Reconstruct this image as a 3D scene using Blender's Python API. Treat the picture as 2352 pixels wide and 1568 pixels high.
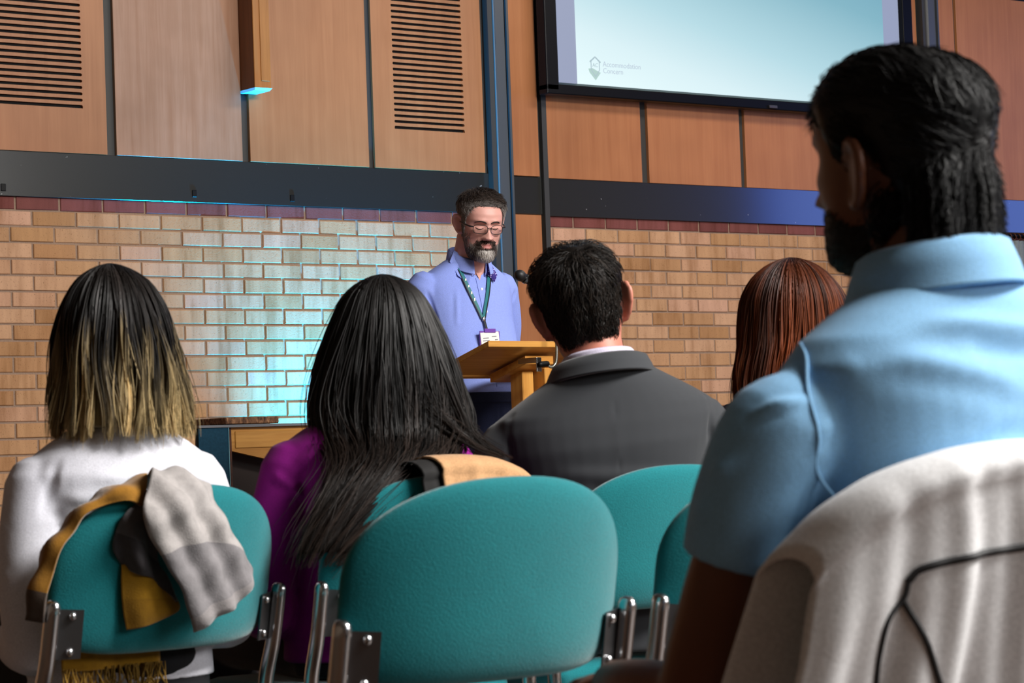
import bpy, bmesh, math, random
import numpy as np
from mathutils import Vector, Matrix, Euler

# ------------------------------------------------------------------ clear
for o in list(bpy.data.objects):
    bpy.data.objects.remove(o, do_unlink=True)
S = bpy.context.scene
COL = S.collection
random.seed(7)
RNG = np.random.default_rng(7)

# ------------------------------------------------------------------ camera
CZ = 0.87                        # lens height above the floor
F_PX, PITCH, ROLL, YAW = 5850.0, 0.0454, 0.0371, 0.6538
_f = Vector((math.sin(YAW) * math.cos(PITCH), math.cos(YAW) * math.cos(PITCH), math.sin(PITCH)))
_r = Vector((math.cos(YAW), -math.sin(YAW), 0))
_u = _r.cross(_f)
_r2 = math.cos(ROLL) * _r - math.sin(ROLL) * _u
_u2 = math.sin(ROLL) * _r + math.cos(ROLL) * _u
cam_data = bpy.data.cameras.new('camera')
cam = bpy.data.objects.new('camera', cam_data)
COL.objects.link(cam)
M = Matrix((( _r2.x, _u2.x, -_f.x, 0), (_r2.y, _u2.y, -_f.y, 0), (_r2.z, _u2.z, -_f.z, CZ), (0, 0, 0, 1)))
cam.matrix_world = M
cam_data.sensor_width = 36.0
cam_data.lens = F_PX / 2352 * 36.0
cam_data.clip_end = 100
cam_data.dof.use_dof = True
cam_data.dof.focus_distance = 8.9
cam_data.dof.aperture_fstop = 13.0
S.camera = cam

# ------------------------------------------------------------------ world, light, exposure
S.view_settings.view_transform = 'Standard'
S.view_settings.look = 'None'
S.view_settings.gamma = 1.0
S.view_settings.use_curve_mapping = False
S.view_settings.exposure = 0.0
world = bpy.data.worlds.new('world')
S.world = world
world.use_nodes = True
bg = world.node_tree.nodes['Background']
bg.inputs['Color'].default_value = (0.62, 0.78, 1.0, 1)
bg.inputs['Strength'].default_value = 0.5


def area(name, loc, target, sx, sy, power, color):
    d = bpy.data.lights.new(name, 'AREA')
    d.shape = 'RECTANGLE'; d.size = sx; d.size_y = sy
    d.energy = power; d.color = color
    o = bpy.data.objects.new(name, d); COL.objects.link(o)
    o.location = loc
    o.rotation_euler = (Vector(target) - Vector(loc)).to_track_quat('-Z', 'Y').to_euler()
    return o


# added blue light at the side wall, daylight through the back wall windows
area('window_daylight_front', (14.7, 7.25, 3.05), (9.5, 8.2, 2.6), 3.0, 2.1, 34, (0.05, 0.17, 1.0))  # unseen blue area light, added so the dark band reflects blue
area('window_daylight_back', (7.2, -3.7, 3.5), (4.0, 4.5, 0.9), 7.0, 1.7, 250, (1.0, 0.97, 0.94))
area('ceiling_lamps', (5.8, 0.3, 5.2), (4.6, 2.6, 0.0), 3.6, 2.2, 1500, (1.0, 0.97, 0.93))
area('ceiling_lamps_stage', (9.4, 6.8, 5.2), (9.2, 9.6, 1.6), 3.4, 1.2, 165, (1.0, 0.90, 0.80))

# ------------------------------------------------------------------ helpers
def link(o, parent=None):
    COL.objects.link(o)
    if parent is not None:
        o.parent = parent
    return o


def tag(o, label=None, cat=None, group=None, kind=None):
    if label: o['label'] = label
    if cat: o['category'] = cat
    if group: o['group'] = group
    if kind: o['kind'] = kind
    return o


def empty(name, loc, rz=0, label=None, cat=None, group=None):
    o = bpy.data.objects.new(name, None)
    o.empty_display_size = 0.1
    link(o); o.location = loc; o.rotation_euler = (0, 0, rz)
    return tag(o, label, cat, group)


def mk_mesh(name, verts, faces, smooth=True):
    me = bpy.data.meshes.new(name)
    me.from_pydata([tuple(v) for v in verts], [], [tuple(f) for f in faces])
    me.update()
    if smooth:
        me.polygons.foreach_set('use_smooth', [True] * len(me.polygons))
    return me


def obj(name, me, material, parent=None, loc=None):
    o = bpy.data.objects.new(name, me)
    if material is not None and not me.materials:
        me.materials.append(material)
    link(o, parent)
    if loc is not None: o.location = loc
    return o


class MB:
    """collects shapes of ONE part"""
    def __init__(s): s.v = []; s.f = []
    def add(s, v, f):
        n = len(s.v); s.v.extend([tuple(q) for q in v]); s.f.extend([tuple(i + n for i in q) for q in f]); return s
    def box(s, x0, x1, y0, y1, z0, z1):
        v = [(x0, y0, z0), (x1, y0, z0), (x1, y1, z0), (x0, y1, z0), (x0, y0, z1), (x1, y0, z1), (x1, y1, z1), (x0, y1, z1)]
        return s.add(v, [(0, 3, 2, 1), (4, 5, 6, 7), (0, 1, 5, 4), (1, 2, 6, 5), (2, 3, 7, 6), (3, 0, 4, 7)])
    def tube(s, *a, **k): return s.add(*tube(*a, **k))
    def build(s, name, material, parent=None, smooth=False, bevel=0, seg=2, loc=None):
        me = mk_mesh(name, s.v, s.f, smooth)
        if bevel:
            bm = bmesh.new(); bm.from_mesh(me)
            bmesh.ops.bevel(bm, geom=list(bm.edges), offset=bevel, segments=seg, affect='EDGES', profile=0.5)
            bm.to_mesh(me); bm.free()
            if smooth: me.polygons.foreach_set('use_smooth', [True] * len(me.polygons))
        return obj(name, me, material, parent, loc)


def loft(rings, cap=True):
    n = len(rings[0]); v = [p for r in rings for p in r]; f = []
    for i in range(len(rings) - 1):
        for j in range(n):
            k = (j + 1) % n
            f.append((i * n + j, i * n + k, (i + 1) * n + k, (i + 1) * n + j))
    if cap:
        a = len(v); v.append(tuple(np.mean(np.array(rings[0]), axis=0)))
        b = len(v); v.append(tuple(np.mean(np.array(rings[-1]), axis=0)))
        m = (len(rings) - 1) * n
        for j in range(n):
            k = (j + 1) % n
            f.append((a, k, j)); f.append((b, m + j, m + k))
    return v, f


def ring(cx, cy, z, rx, ry, n=36, e=2.0, ryb=None, tilt=0.0, roll=0.0):
    """superellipse in a (tilted) horizontal plane; ry front half-depth, ryb back half-depth"""
    out = []
    for i in range(n):
        a = 2 * math.pi * i / n
        c, s = math.cos(a), math.sin(a)
        x = math.copysign(abs(c) ** (2 / e), c) * rx
        y = math.copysign(abs(s) ** (2 / e), s) * (ry if s >= 0 else (ryb if ryb is not None else ry))
        out.append((cx + x, cy + y, z + tilt * y + roll * x))
    return out


def catmull(P, n):
    P = np.array(P, float)
    if len(P) < 3:
        t = np.linspace(0, 1, n)[:, None]; return P[0] * (1 - t) + P[-1] * t
    Q = np.vstack([2 * P[0] - P[1], P, 2 * P[-1] - P[-2]])
    out = []
    m = len(P) - 1
    for i in range(n):
        u = i / (n - 1) * m; k = min(int(u), m - 1); t = u - k
        a, b, c, d = Q[k], Q[k + 1], Q[k + 2], Q[k + 3]
        out.append(0.5 * ((2 * b) + (-a + c) * t + (2 * a - 5 * b + 4 * c - d) * t * t + (-a + 3 * b - 3 * c + d) * t ** 3))
    return np.array(out)


def tube(path, radii, n=16, seg=None, flat=1.0, ref=(0, 0, 1), round_ends=True):
    """tapered tube along a smoothed path; flat scales the second axis"""
    path = np.array(path, float)
    radii = np.array(radii if hasattr(radii, '__len__') else [radii] * len(path), float)
    seg = seg or max(8, 4 * len(path))
    P = catmull(path, seg)
    R = np.interp(np.linspace(0, 1, seg), np.linspace(0, 1, len(radii)), radii)
    if round_ends:
        t0 = P[0] - P[1]; t0 /= np.linalg.norm(t0) + 1e-9
        t1 = P[-1] - P[-2]; t1 /= np.linalg.norm(t1) + 1e-9
        pre = [P[0] + t0 * R[0] * k for k in (0.9, 0.6)]; prr = [R[0] * k for k in (0.42, 0.8)]
        post = [P[-1] + t1 * R[-1] * k for k in (0.6, 0.9)]; por = [R[-1] * k for k in (0.8, 0.42)]
        P = np.vstack([pre, P, post]); R = np.concatenate([prr, R, por])
    T = np.gradient(P, axis=0); T /= np.linalg.norm(T, axis=1)[:, None] + 1e-9
    ref = np.array(ref, float)
    rings = []
    side = np.cross(T[0], ref)
    if np.linalg.norm(side) < 0.2: side = np.cross(T[0], np.array([1.0, 0, 0]))
    side /= np.linalg.norm(side)
    for i in range(len(P)):
        side = side - T[i] * np.dot(side, T[i]); side /= np.linalg.norm(side) + 1e-9
        up = np.cross(side, T[i])
        rings.append([tuple(P[i] + R[i] * (math.cos(2 * math.pi * j / n) * side + flat * math.sin(2 * math.pi * j / n) * up)) for j in range(n)])
    return loft(rings)


def ellipsoid(c, r, n=24, m=14, rot=None):
    rings = []
    for i in range(1, m):
        a = math.pi * i / m
        rings.append([(r[0] * math.sin(a) * math.cos(2 * math.pi * j / n), r[1] * math.sin(a) * math.sin(2 * math.pi * j / n), -r[2] * math.cos(a)) for j in range(n)])
    v, f = loft(rings)
    v[-2] = (0, 0, -r[2]); v[-1] = (0, 0, r[2])
    if rot is not None:
        mt = Euler(rot).to_matrix(); v = [tuple(mt @ Vector(q)) for q in v]
    return [(q[0] + c[0], q[1] + c[1], q[2] + c[2]) for q in v], f


def xf(part, mat4):
    v, f = part
    return [tuple(mat4 @ Vector(q)) for q in v], f


def get_co(me):
    a = np.empty(len(me.vertices) * 3); me.vertices.foreach_get('co', a); return a.reshape(-1, 3)


def get_no(me):
    a = np.empty(len(me.vertices) * 3, dtype=np.float32); me.vertex_normals.foreach_get('vector', a); return a.reshape(-1, 3)


def set_co(me, a):
    me.vertices.foreach_set('co', a.reshape(-1)); me.update()


def fuse(name, parts, voxel, material, parent=None, smooth=3, deform=None):
    """union of closed shapes as one continuous surface"""
    mb = MB()
    for p in parts: mb.add(*p)
    me = mk_mesh(name + '_raw', mb.v, mb.f)
    bm = bmesh.new(); bm.from_mesh(me); bmesh.ops.recalc_face_normals(bm, faces=bm.faces); bm.to_mesh(me); bm.free()
    o = bpy.data.objects.new('raw', me); COL.objects.link(o)
    r = o.modifiers.new('r', 'REMESH'); r.mode = 'VOXEL'; r.voxel_size = voxel; r.use_smooth_shade = True
    if smooth:
        s = o.modifiers.new('s', 'SMOOTH'); s.factor = 0.5; s.iterations = smooth
    dg = bpy.context.evaluated_depsgraph_get()
    new = bpy.data.meshes.new_from_object(o.evaluated_get(dg))
    bpy.data.objects.remove(o, do_unlink=True); bpy.data.meshes.remove(me)
    new.name = name
    new.materials.clear()
    new.polygons.foreach_set('use_smooth', [True] * len(new.polygons))
    if deform:
        for fn in (deform if isinstance(deform, (list, tuple)) else [deform]):
            co, no = get_co(new), get_no(new)
            set_co(new, fn(co, no))
    return obj(name, new, material, parent)


def fold(a, b, w, amp, edge=1.0):
    """a ridge in cloth from a to b (negative amp: crease)"""
    a = np.array(a, float); b = np.array(b, float)
    def fn(co, no):
        ab = b - a; t = np.clip(((co - a) @ ab) / (ab @ ab), 0, 1)
        d = np.linalg.norm(co - (a + t[:, None] * ab), axis=1)
        q = (d / w) ** 2
        env = np.sin(np.pi * np.clip(t * 0.9 + 0.05, 0, 1)) ** 0.6
        return co + no * (amp * env * (1 - q) * np.exp(-q))[:, None]
    return fn


def ripple(amp, freq, seed=0, dirs=None):
    r = np.random.default_rng(seed)
    K = r.normal(size=(7, 3)) * freq if dirs is None else np.array(dirs, float)
    ph = r.uniform(0, 6.28, len(K))
    def fn(co, no):
        d = np.zeros(len(co))
        for k, p in zip(K, ph): d += np.sin(co @ k + p + 0.8 * np.sin(co @ k[[1, 2, 0]] * 0.6 + p))
        return co + no * (amp * d / len(K))[:, None]
    return fn


# ------------------------------------------------------------------ materials
def newmat(name):
    m = bpy.data.materials.new(name); m.use_nodes = True
    nt = m.node_tree; b = nt.nodes['Principled BSDF']
    return m, nt, b


def rgb(c):
    """sRGB 0-255 to linear"""
    return tuple(((x / 255) / 12.92 if x / 255 <= 0.04045 else ((x / 255 + 0.055) / 1.055) ** 2.4) for x in c) + (1,)


def plain(name, c, rough=0.6, metal=0.0, spec=0.5, coat=0.0):
    m, nt, b = newmat(name)
    b.inputs['Base Color'].default_value = rgb(c); b.inputs['Roughness'].default_value = rough
    b.inputs['Metallic'].default_value = metal; b.inputs['Specular IOR Level'].default_value = spec
    b.inputs['Coat Weight'].default_value = coat
    return m


def tex(nt, scale=(1, 1, 1), coord='Object'):
    tc = nt.nodes.new('ShaderNodeTexCoord'); mp = nt.nodes.new('ShaderNodeMapping')
    mp.inputs['Scale'].default_value = scale
    nt.links.new(tc.outputs[coord], mp.inputs['Vector'])
    return mp.outputs['Vector']


def noise(nt, vec, scale, detail=4, rough=0.55, dist=0.0):
    n = nt.nodes.new('ShaderNodeTexNoise')
    n.inputs['Scale'].default_value = scale; n.inputs['Detail'].default_value = detail
    n.inputs['Roughness'].default_value = rough; n.inputs['Distortion'].default_value = dist
    nt.links.new(vec, n.inputs['Vector']); return n.outputs['Fac']


def ramp(nt, fac, stops):
    r = nt.nodes.new('ShaderNodeValToRGB')
    el = r.color_ramp.elements
    while len(el) < len(stops): el.new(0.5)
    for e, (p, c) in zip(el, stops): e.position = p; e.color = c
    nt.links.new(fac, r.inputs['Fac']); return r.outputs['Color']


def mix(nt, fac, a, b, mode='MIX'):
    n = nt.nodes.new('ShaderNodeMix'); n.data_type = 'RGBA'; n.blend_type = mode
    if isinstance(fac, (int, float)): n.inputs[0].default_value = fac
    else: nt.links.new(fac, n.inputs[0])
    for i, q in ((6, a), (7, b)):
        if isinstance(q, tuple): n.inputs[i].default_value = q
        else: nt.links.new(q, n.inputs[i])
    return n.outputs[2]


def bump(nt, b, h, strength=0.3, dist=0.01):
    n = nt.nodes.new('ShaderNodeBump'); n.inputs['Strength'].default_value = strength; n.inputs['Distance'].default_value = dist
    nt.links.new(h, n.inputs['Height']); nt.links.new(n.outputs['Normal'], b.inputs['Normal'])


def fabric(name, c, c2=None, rough=0.85, scale=260, bstr=0.25, sheen=0.2, patch=6):
    m, nt, b = newmat(name)
    v = tex(nt)
    c = rgb(c); c2 = rgb(c2) if c2 else tuple(x * 0.8 for x in c[:3]) + (1,)
    n1 = noise(nt, v, patch, 3); n2 = noise(nt, v, scale, 2)
    col = mix(nt, n1, c2, c)
    r2 = ramp(nt, n2, [(0.3, (0.86, 0.86, 0.86, 1)), (0.7, (1.1, 1.1, 1.1, 1))])
    nt.links.new(mix(nt, 1.0, col, r2, 'MULTIPLY'), b.inputs['Base Color'])
    b.inputs['Roughness'].default_value = rough; b.inputs['Specular IOR Level'].default_value = 0.25
    b.inputs['Sheen Weight'].default_value = sheen; b.inputs['Sheen Roughness'].default_value = 0.4
    bump(nt, b, n2, bstr, 0.002)
    return m


def wood(name, dark, light, grain=(30, 30, 1.5), rough=0.45, patch=1.3):
    m, nt, b = newmat(name)
    oi = nt.nodes.new('ShaderNodeObjectInfo')
    tc = nt.nodes.new('ShaderNodeTexCoord'); ad = nt.nodes.new('ShaderNodeVectorMath'); ad.operation = 'ADD'
    nt.links.new(tc.outputs['Object'], ad.inputs[0]); nt.links.new(oi.outputs['Location'], ad.inputs[1])
    mp = nt.nodes.new('ShaderNodeMapping'); mp.inputs['Scale'].default_value = grain
    nt.links.new(ad.outputs[0], mp.inputs['Vector'])
    g = noise(nt, mp.outputs['Vector'], 1.0, 6, 0.6, 0.4)
    p = noise(nt, ad.outputs[0], patch, 3, 0.6)
    col = ramp(nt, g, [(0.3, rgb(dark)), (0.7, rgb(light))])
    pc = ramp(nt, p, [(0.3, (0.82, 0.80, 0.80, 1)), (0.72, (1.12, 1.13, 1.2, 1))])
    nt.links.new(mix(nt, 1.0, col, pc, 'MULTIPLY'), b.inputs['Base Color'])
    b.inputs['Roughness'].default_value = rough
    bump(nt, b, g, 0.06, 0.002)
    return m


def brick_mat(name, cols, pits=True):
    m, nt, b = newmat(name)
    oi = nt.nodes.new('ShaderNodeObjectInfo')
    tc = nt.nodes.new('ShaderNodeTexCoord'); ad = nt.nodes.new('ShaderNodeVectorMath'); ad.operation = 'ADD'
    nt.links.new(tc.outputs['Object'], ad.inputs[0]); nt.links.new(oi.outputs['Location'], ad.inputs[1])
    base = ramp(nt, oi.outputs['Random'], [(i / (len(cols) - 1), rgb(c)) for i, c in enumerate(cols)])
    mp = nt.nodes.new('ShaderNodeMapping'); mp.inputs['Scale'].default_value = (14, 14, 2.0)
    nt.links.new(ad.outputs[0], mp.inputs['Vector'])
    st = noise(nt, mp.outputs['Vector'], 1.0, 4, 0.6)
    stc = ramp(nt, st, [(0.32, (0.72, 0.66, 0.58, 1)), (0.5, (1, 1, 1, 1)), (0.72, (1.16, 1.18, 1.2, 1))])
    col = mix(nt, 1.0, base, stc, 'MULTIPLY')
    fine = noise(nt, ad.outputs[0], 140, 3, 0.7)
    fc = ramp(nt, fine, [(0.30, (0.35, 0.30, 0.25, 1)), (0.38, (1, 1, 1, 1)), (0.72, (1, 1, 1, 1)), (0.78, (1.25, 1.25, 1.25, 1))])
    col = mix(nt, 0.8 if pits else 0.3, col, mix(nt, 1.0, col, fc, 'MULTIPLY'))
    nt.links.new(col, b.inputs['Base Color'])
    b.inputs['Roughness'].default_value = 0.85; b.inputs['Specular IOR Level'].default_value = 0.2
    bump(nt, b, fine, 0.35, 0.004)
    return m


def hair_mat(name, root, tip, shift=0.5, rough=0.38, var=0.5, mixr=0.0):
    """colour runs from root to tip of each strand ('t') and varies strand by strand ('rnd')"""
    m, nt, b = newmat(name)
    at = nt.nodes.new('ShaderNodeAttribute'); at.attribute_name = 't'
    ar = nt.nodes.new('ShaderNodeAttribute'); ar.attribute_name = 'rnd'
    stops = [(0.0, rgb(root)), (shift, rgb(root)), (1.0, rgb(tip))]
    ma = nt.nodes.new('ShaderNodeMath'); ma.operation = 'MULTIPLY'
    sb = nt.nodes.new('ShaderNodeMath'); sb.operation = 'MULTIPLY_ADD'; sb.inputs[1].default_value = mixr; sb.inputs[2].default_value = 1.0 - 0.5 * mixr
    nt.links.new(ar.outputs['Fac'], sb.inputs[0]); nt.links.new(sb.outputs[0], ma.inputs[0]); nt.links.new(at.outputs['Fac'], ma.inputs[1])
    c = ramp(nt, ma.outputs[0], stops)
    v = ramp(nt, ar.outputs['Fac'], [(0.0, (1 - var, 1 - var, 1 - var, 1)), (1.0, (1 + var, 1 + var, 1 + var, 1))])
    nt.links.new(mix(nt, 1.0, c, v, 'MULTIPLY'), b.inputs['Base Color'])
    b.inputs['Roughness'].default_value = rough + 0.06; b.inputs['Specular IOR Level'].default_value = 0.25
    return m


MAT = {}
MAT['skin_pale'] = None
def skin(name, c, lips, lipmask=True):
    m, nt, b = newmat(name)
    v = tex(nt)
    n1 = noise(nt, v, 25, 3)
    col = mix(nt, n1, rgb([x * 0.88 for x in c]), rgb(c))
    at = nt.nodes.new('ShaderNodeAttribute'); at.attribute_name = 'lip'
    col = mix(nt, at.outputs['Fac'], col, rgb(lips))
    nt.links.new(col, b.inputs['Base Color'])
    b.inputs['Roughness'].default_value = 0.5; b.inputs['Subsurface Weight'].default_value = 0.0
    n2 = noise(nt, v, 600, 2); bump(nt, b, n2, 0.08, 0.001)
    return m


M_SKIN_PALE = skin('pale_skin', (236, 174, 160), (178, 100, 98))
M_SKIN_RUDDY = skin('ruddy_skin', (205, 130, 108), (180, 90, 85))
M_SKIN_BROWN = skin('brown_skin', (112, 64, 38), (96, 52, 44))
M_BRICK = brick_mat('buff_brick', [(186, 138, 96), (200, 154, 114), (208, 164, 130), (190, 144, 100), (210, 164, 136), (180, 134, 92), (204, 160, 122)])
M_BRICK_PURPLE = brick_mat('plum_brick', [(122, 72, 66), (134, 80, 76), (118, 68, 64), (130, 76, 70)], pits=False)
M_MORTAR = fabric('mortar', (168, 142, 122), rough=0.95, scale=180, sheen=0)
M_PANEL = wood('veneer_panel', (176, 112, 66), (190, 126, 78))
M_PANEL_OLD = wood('faded_veneer_panel', (166, 116, 82), (186, 140, 108), patch=2.2)
M_BAND, _nt, _b = newmat('dark_painted_band')
_v = tex(_nt); _n = noise(_nt, _v, 240, 2); _s = noise(_nt, _v, 40, 2, 0.4)
_c = mix(_nt, _n, rgb((30, 32, 32)), rgb((44, 46, 45)))
_sp = ramp(_nt, _s, [(0.775, (0, 0, 0, 1)), (0.79, (1, 1, 1, 1))])
_nt.links.new(mix(_nt, _sp, _c, rgb((150, 150, 150))), _b.inputs['Base Color'])
_b.inputs['Roughness'].default_value = 0.3; _b.inputs['Specular IOR Level'].default_value = 0.5
_b.inputs['Coat Weight'].default_value = 1.0; _b.inputs['Coat Roughness'].default_value = 0.13; _b.inputs['Coat IOR'].default_value = 2.2
M_BATTEN = plain('dark_batten', (58, 58, 57), 0.55)
M_BLACK = plain('black_void', (8, 8, 8), 0.9)
M_BLACKFRAME = plain('black_frame', (9, 9, 10), 0.45, spec=0.2)
M_STEEL = plain('painted_steel', (84, 88, 92), 0.4, 0.2)
M_CHROME = plain('chrome', (200, 200, 202), 0.22, 1.0)
M_PLATE = plain('bracket_plate', (120, 120, 122), 0.32, 0.9)
M_TEAL = fabric('teal_upholstery', (14, 128, 134), (10, 112, 120), scale=420, bstr=0.5, sheen=0.6, patch=9)
M_OAK = wood('lectern_oak', (196, 132, 56), (226, 168, 84), grain=(2, 40, 40), rough=0.4)
M_OAK_V = wood('lectern_oak_upright', (196, 132, 56), (226, 168, 84), grain=(40, 40, 2), rough=0.4)
M_FLOOR = wood('floor_boards', (56, 38, 26), (78, 54, 38), grain=(2, 30, 30), rough=0.4)
M_CEIL = fabric('ceiling_paint', (150, 146, 138), scale=60, sheen=0)
M_PLASTER = fabric('plaster', (132, 116, 100), scale=60, sheen=0)
M_DARKWOOD = wood('dark_wood', (66, 34, 20), (96, 52, 30), grain=(3, 30, 30))

# ================================================================== THE SETTING
YB = 10.603          # face of the brickwork
KP = 0.998           # panels stand 2 cm proud of it: same bearing from the hall
YP = YB * KP
YD = YB * 0.9992     # dark band and battens
Z_BAND0, Z_BAND1 = 2.148, 2.357
Z_PTOP = 3.60

floor = tag(MB().box(-4, 15, -4, 11.0, -0.08, 0.0).build('floor', M_FLOOR), 'brown timber hall floor under the chairs', kind='structure')
ceiling = tag(MB().box(-4, 15, -4, 11.0, 5.3, 5.4).build('ceiling', M_CEIL), 'pale plain hall ceiling above everything', kind='structure')
mb = MB()
mb.box(-4.2, -4, -4, 11.0, 0, 5.4)
tag(mb.build('wall_left', M_PLASTER), 'plain plaster side wall of the hall', kind='structure')
# back wall with a strip of high windows
mb = MB(); mb.box(-4, 15, -4.2, -4, 0, 2.5); mb.box(-4, 15, -4.2, -4, 4.3, 5.4)
mb.box(-4, 3.6, -4.2, -4, 2.5, 4.3); mb.box(10.8, 15, -4.2, -4, 2.5, 4.3)
tag(mb.build('wall_back', M_PLASTER), 'plaster wall behind the camera with a high window strip', kind='structure')
# side wall with two tall windows
mb = MB()
mb.box(15, 15.2, -4, 11.0, 0, 1.9); mb.box(15, 15.2, -4, 11.0, 4.2, 5.4)
mb.box(15, 15.2, -4, 5.2, 1.9, 4.2); mb.box(15, 15.2, 8.8, 11.0, 1.9, 4.2)
tag(mb.build('wall_right', M_PLASTER), 'plaster side wall with a tall window opening', kind='structure')
for i, (y0, y1) in enumerate(((5.2, 8.8),)):
    mb = MB(); n = 3
    mb.box(15.05, 15.12, y0, y1, 1.9, 1.98); mb.box(15.05, 15.12, y0, y1, 4.12, 4.2)
    for k in range(n + 1):
        y = y0 + (y1 - y0) * k / n
        mb.box(15.05, 15.12, max(y0, y - 0.04), min(y1, y + 0.04), 1.98, 4.12)
    tag(mb.build('window_%d' % (i + 2), M_DARKWOOD), 'dark framed side window letting daylight in', kind='structure')

# ---- the front wall: masonry core
def front_core(name, x0, x1, label):
    return tag(MB().box(x0, x1, YB + 0.0065, YB + 0.25, 0, 5.3).build(name, M_MORTAR), label, kind='structure')
wall_a = front_core('wall_front', -4.0, 8.03, 'buff brick front wall with plum top course and veneer panels above, left of the steel column')
wall_b = front_core('wall_front_screen', 8.03, 15.0, 'buff brick front wall with veneer panels behind the screen')

BL, BH, J = 0.225, 0.075, 0.010
Z_J1 = 0.87 + 1.2164             # joint under the plum course
def brick_mesh(k, l, h, seed):
    r = random.Random(seed)
    x, z = (l - J) / 2, (h - J) / 2
    j = lambda a: r.uniform(-a, a)
    b = 0.003
    # front face slightly uneven, arrises rounded by a small chamfer
    v = [(-x + j(.0012), 0.05, -z), (x + j(.0012), 0.05, -z), (x, 0.05, z), (-x, 0.05, z),
         (-x, b, -z + j(.0012)), (x, b, -z + j(.0012)), (x, b, z + j(.0012)), (-x, b, z + j(.0012)),
         (-x + b, 0, -z + b), (x - b, 0, -z + b), (x - b, 0, z - b), (-x + b, 0, z - b)]
    f = [(4, 5, 9, 8), (5, 6, 10, 9), (6, 7, 11, 10), (7, 4, 8, 11), (8, 9, 10, 11),
         (0, 1, 5, 4), (1, 2, 6, 5), (2, 3, 7, 6), (3, 0, 4, 7), (3, 2, 1, 0)]
    return mk_mesh('brick_%d' % k, v, f, smooth=False)
BRK = [brick_mesh(i, BL, BH, i) for i in range(5)]
for m_ in BRK: m_.materials.append(M_BRICK)
PLH = Z_BAND0 - Z_J1
PLM = [brick_mesh(10 + i, BL, PLH + 0.008, 40 + i) for i in range(3)]
for m_ in PLM: m_.materials.append(M_BRICK_PURPLE)
_cut = {}
def cut_brick(l, mat_, h):
    key = (round(l, 3), mat_.name, round(h, 3))
    if key not in _cut:
        me = brick_mesh(len(_cut) + 100, l, h, 7); me.materials.append(mat_); _cut[key] = me
    return _cut[key]

def lay(wall, x_lo, x_hi, phase, n_rows, vis_lo, vis_hi, seed):
    """stretcher bond; single bricks where they show, the rest as one joined part"""
    r = random.Random(seed)
    rest = MB()
    def one(xa, xb, z, h, meshes, mat_, single):
        a, b = max(xa, x_lo), min(xb, x_hi)
        if b - a < 0.03: return
        full = b - a > BL - 0.002
        if single:
            me = r.choice(meshes) if full else cut_brick(b - a, mat_, h)
            o = bpy.data.objects.new('brick', me); COL.objects.link(o); o.parent = wall
            o.location = ((a + b) / 2 + r.uniform(-.001, .001), YB + r.uniform(-.0015, .0015), z + r.uniform(-.0008, .0008))
            o.rotation_euler = (0, r.uniform(-.004, .004), r.uniform(-.004, .004))
        else:
            rest.box(a + J / 2, b - J / 2, YB, YB + 0.03, z - (h - J) / 2, z + (h - J) / 2)
    n = int((x_hi - x_lo) / BL) + 3
    # plum course
    i0 = math.floor((x_lo - phase) / BL)
    for i in range(i0, i0 + n):
        xa = phase + i * BL
        one(xa, xa + BL, Z_J1 + PLH / 2 + 0.002, PLH + 0.008, PLM, M_BRICK_PURPLE, vis_lo < xa + BL and xa < vis_hi)
    for k in range(28):
        z = Z_J1 - (k + 0.5) * BH
        if z < 0.03: break
        ph = phase + (0.5 if k % 2 == 0 else 0.0) * BL - 0.03
        i0 = math.floor((x_lo - ph) / BL)
        for i in range(i0, i0 + n):
            xa = ph + i * BL
            one(xa, xa + BL, z, BH, BRK, M_BRICK, k < n_rows and vis_lo < xa + BL and xa < vis_hi)
    if rest.v:
        o = rest.build('brickwork', M_BRICK, wall); tag(o, kind='stuff')
lay(wall_a, -4.0, 7.985, 5.287, 16, 5.05, 8.2, 1)
lay(wall_b, 8.39, 11.84, 8.57, 15, 8.3, 10.75, 2)

def bx(name, parent, mat_, x0, x1, y0, y1, z0, z1, bevel=0.0, seg=1):
    """box part with its origin in its middle"""
    c = ((x0 + x1) / 2, (y0 + y1) / 2, (z0 + z1) / 2)
    a, b, d = (x1 - x0) / 2, (y1 - y0) / 2, (z1 - z0) / 2
    return MB().box(-a, a, -b, b, -d, d).build(name, mat_, parent, bevel=bevel, seg=seg, loc=c)

K = YP / YB
# dark backing behind the panels (seen in the gaps), dark band, top beam
def upper(wall, x0, x1, z0=Z_BAND1 - 0.02):
    bx('backing', wall, M_BATTEN, x0, x1, YB - 0.001, YB + 0.012, z0, 5.3)
upper(wall_a, -4.0, 8.03); upper(wall_b, 8.15, 15.0, 0.0 + Z_BAND1 - 0.02)
bx('dark_band', wall_a, M_BAND, -4.0, 8.00, YB - 0.014, YB + 0.02, Z_BAND0, Z_BAND1, 0.0015)
bx('dark_band', wall_b, M_BAND, 8.388, 15.0, YB - 0.014, YB + 0.02, Z_BAND0 - 0.004, Z_BAND1 - 0.010, 0.0015)
bx('top_beam', wall_a, M_BAND, -4.0, 8.03, YB - 0.03, YB + 0.02, Z_PTOP + 0.01, 3.85)
bx('top_beam', wall_b, M_BAND, 8.15, 15.0, YB - 0.03, YB + 0.02, Z_PTOP + 0.01, 3.85)

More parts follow.
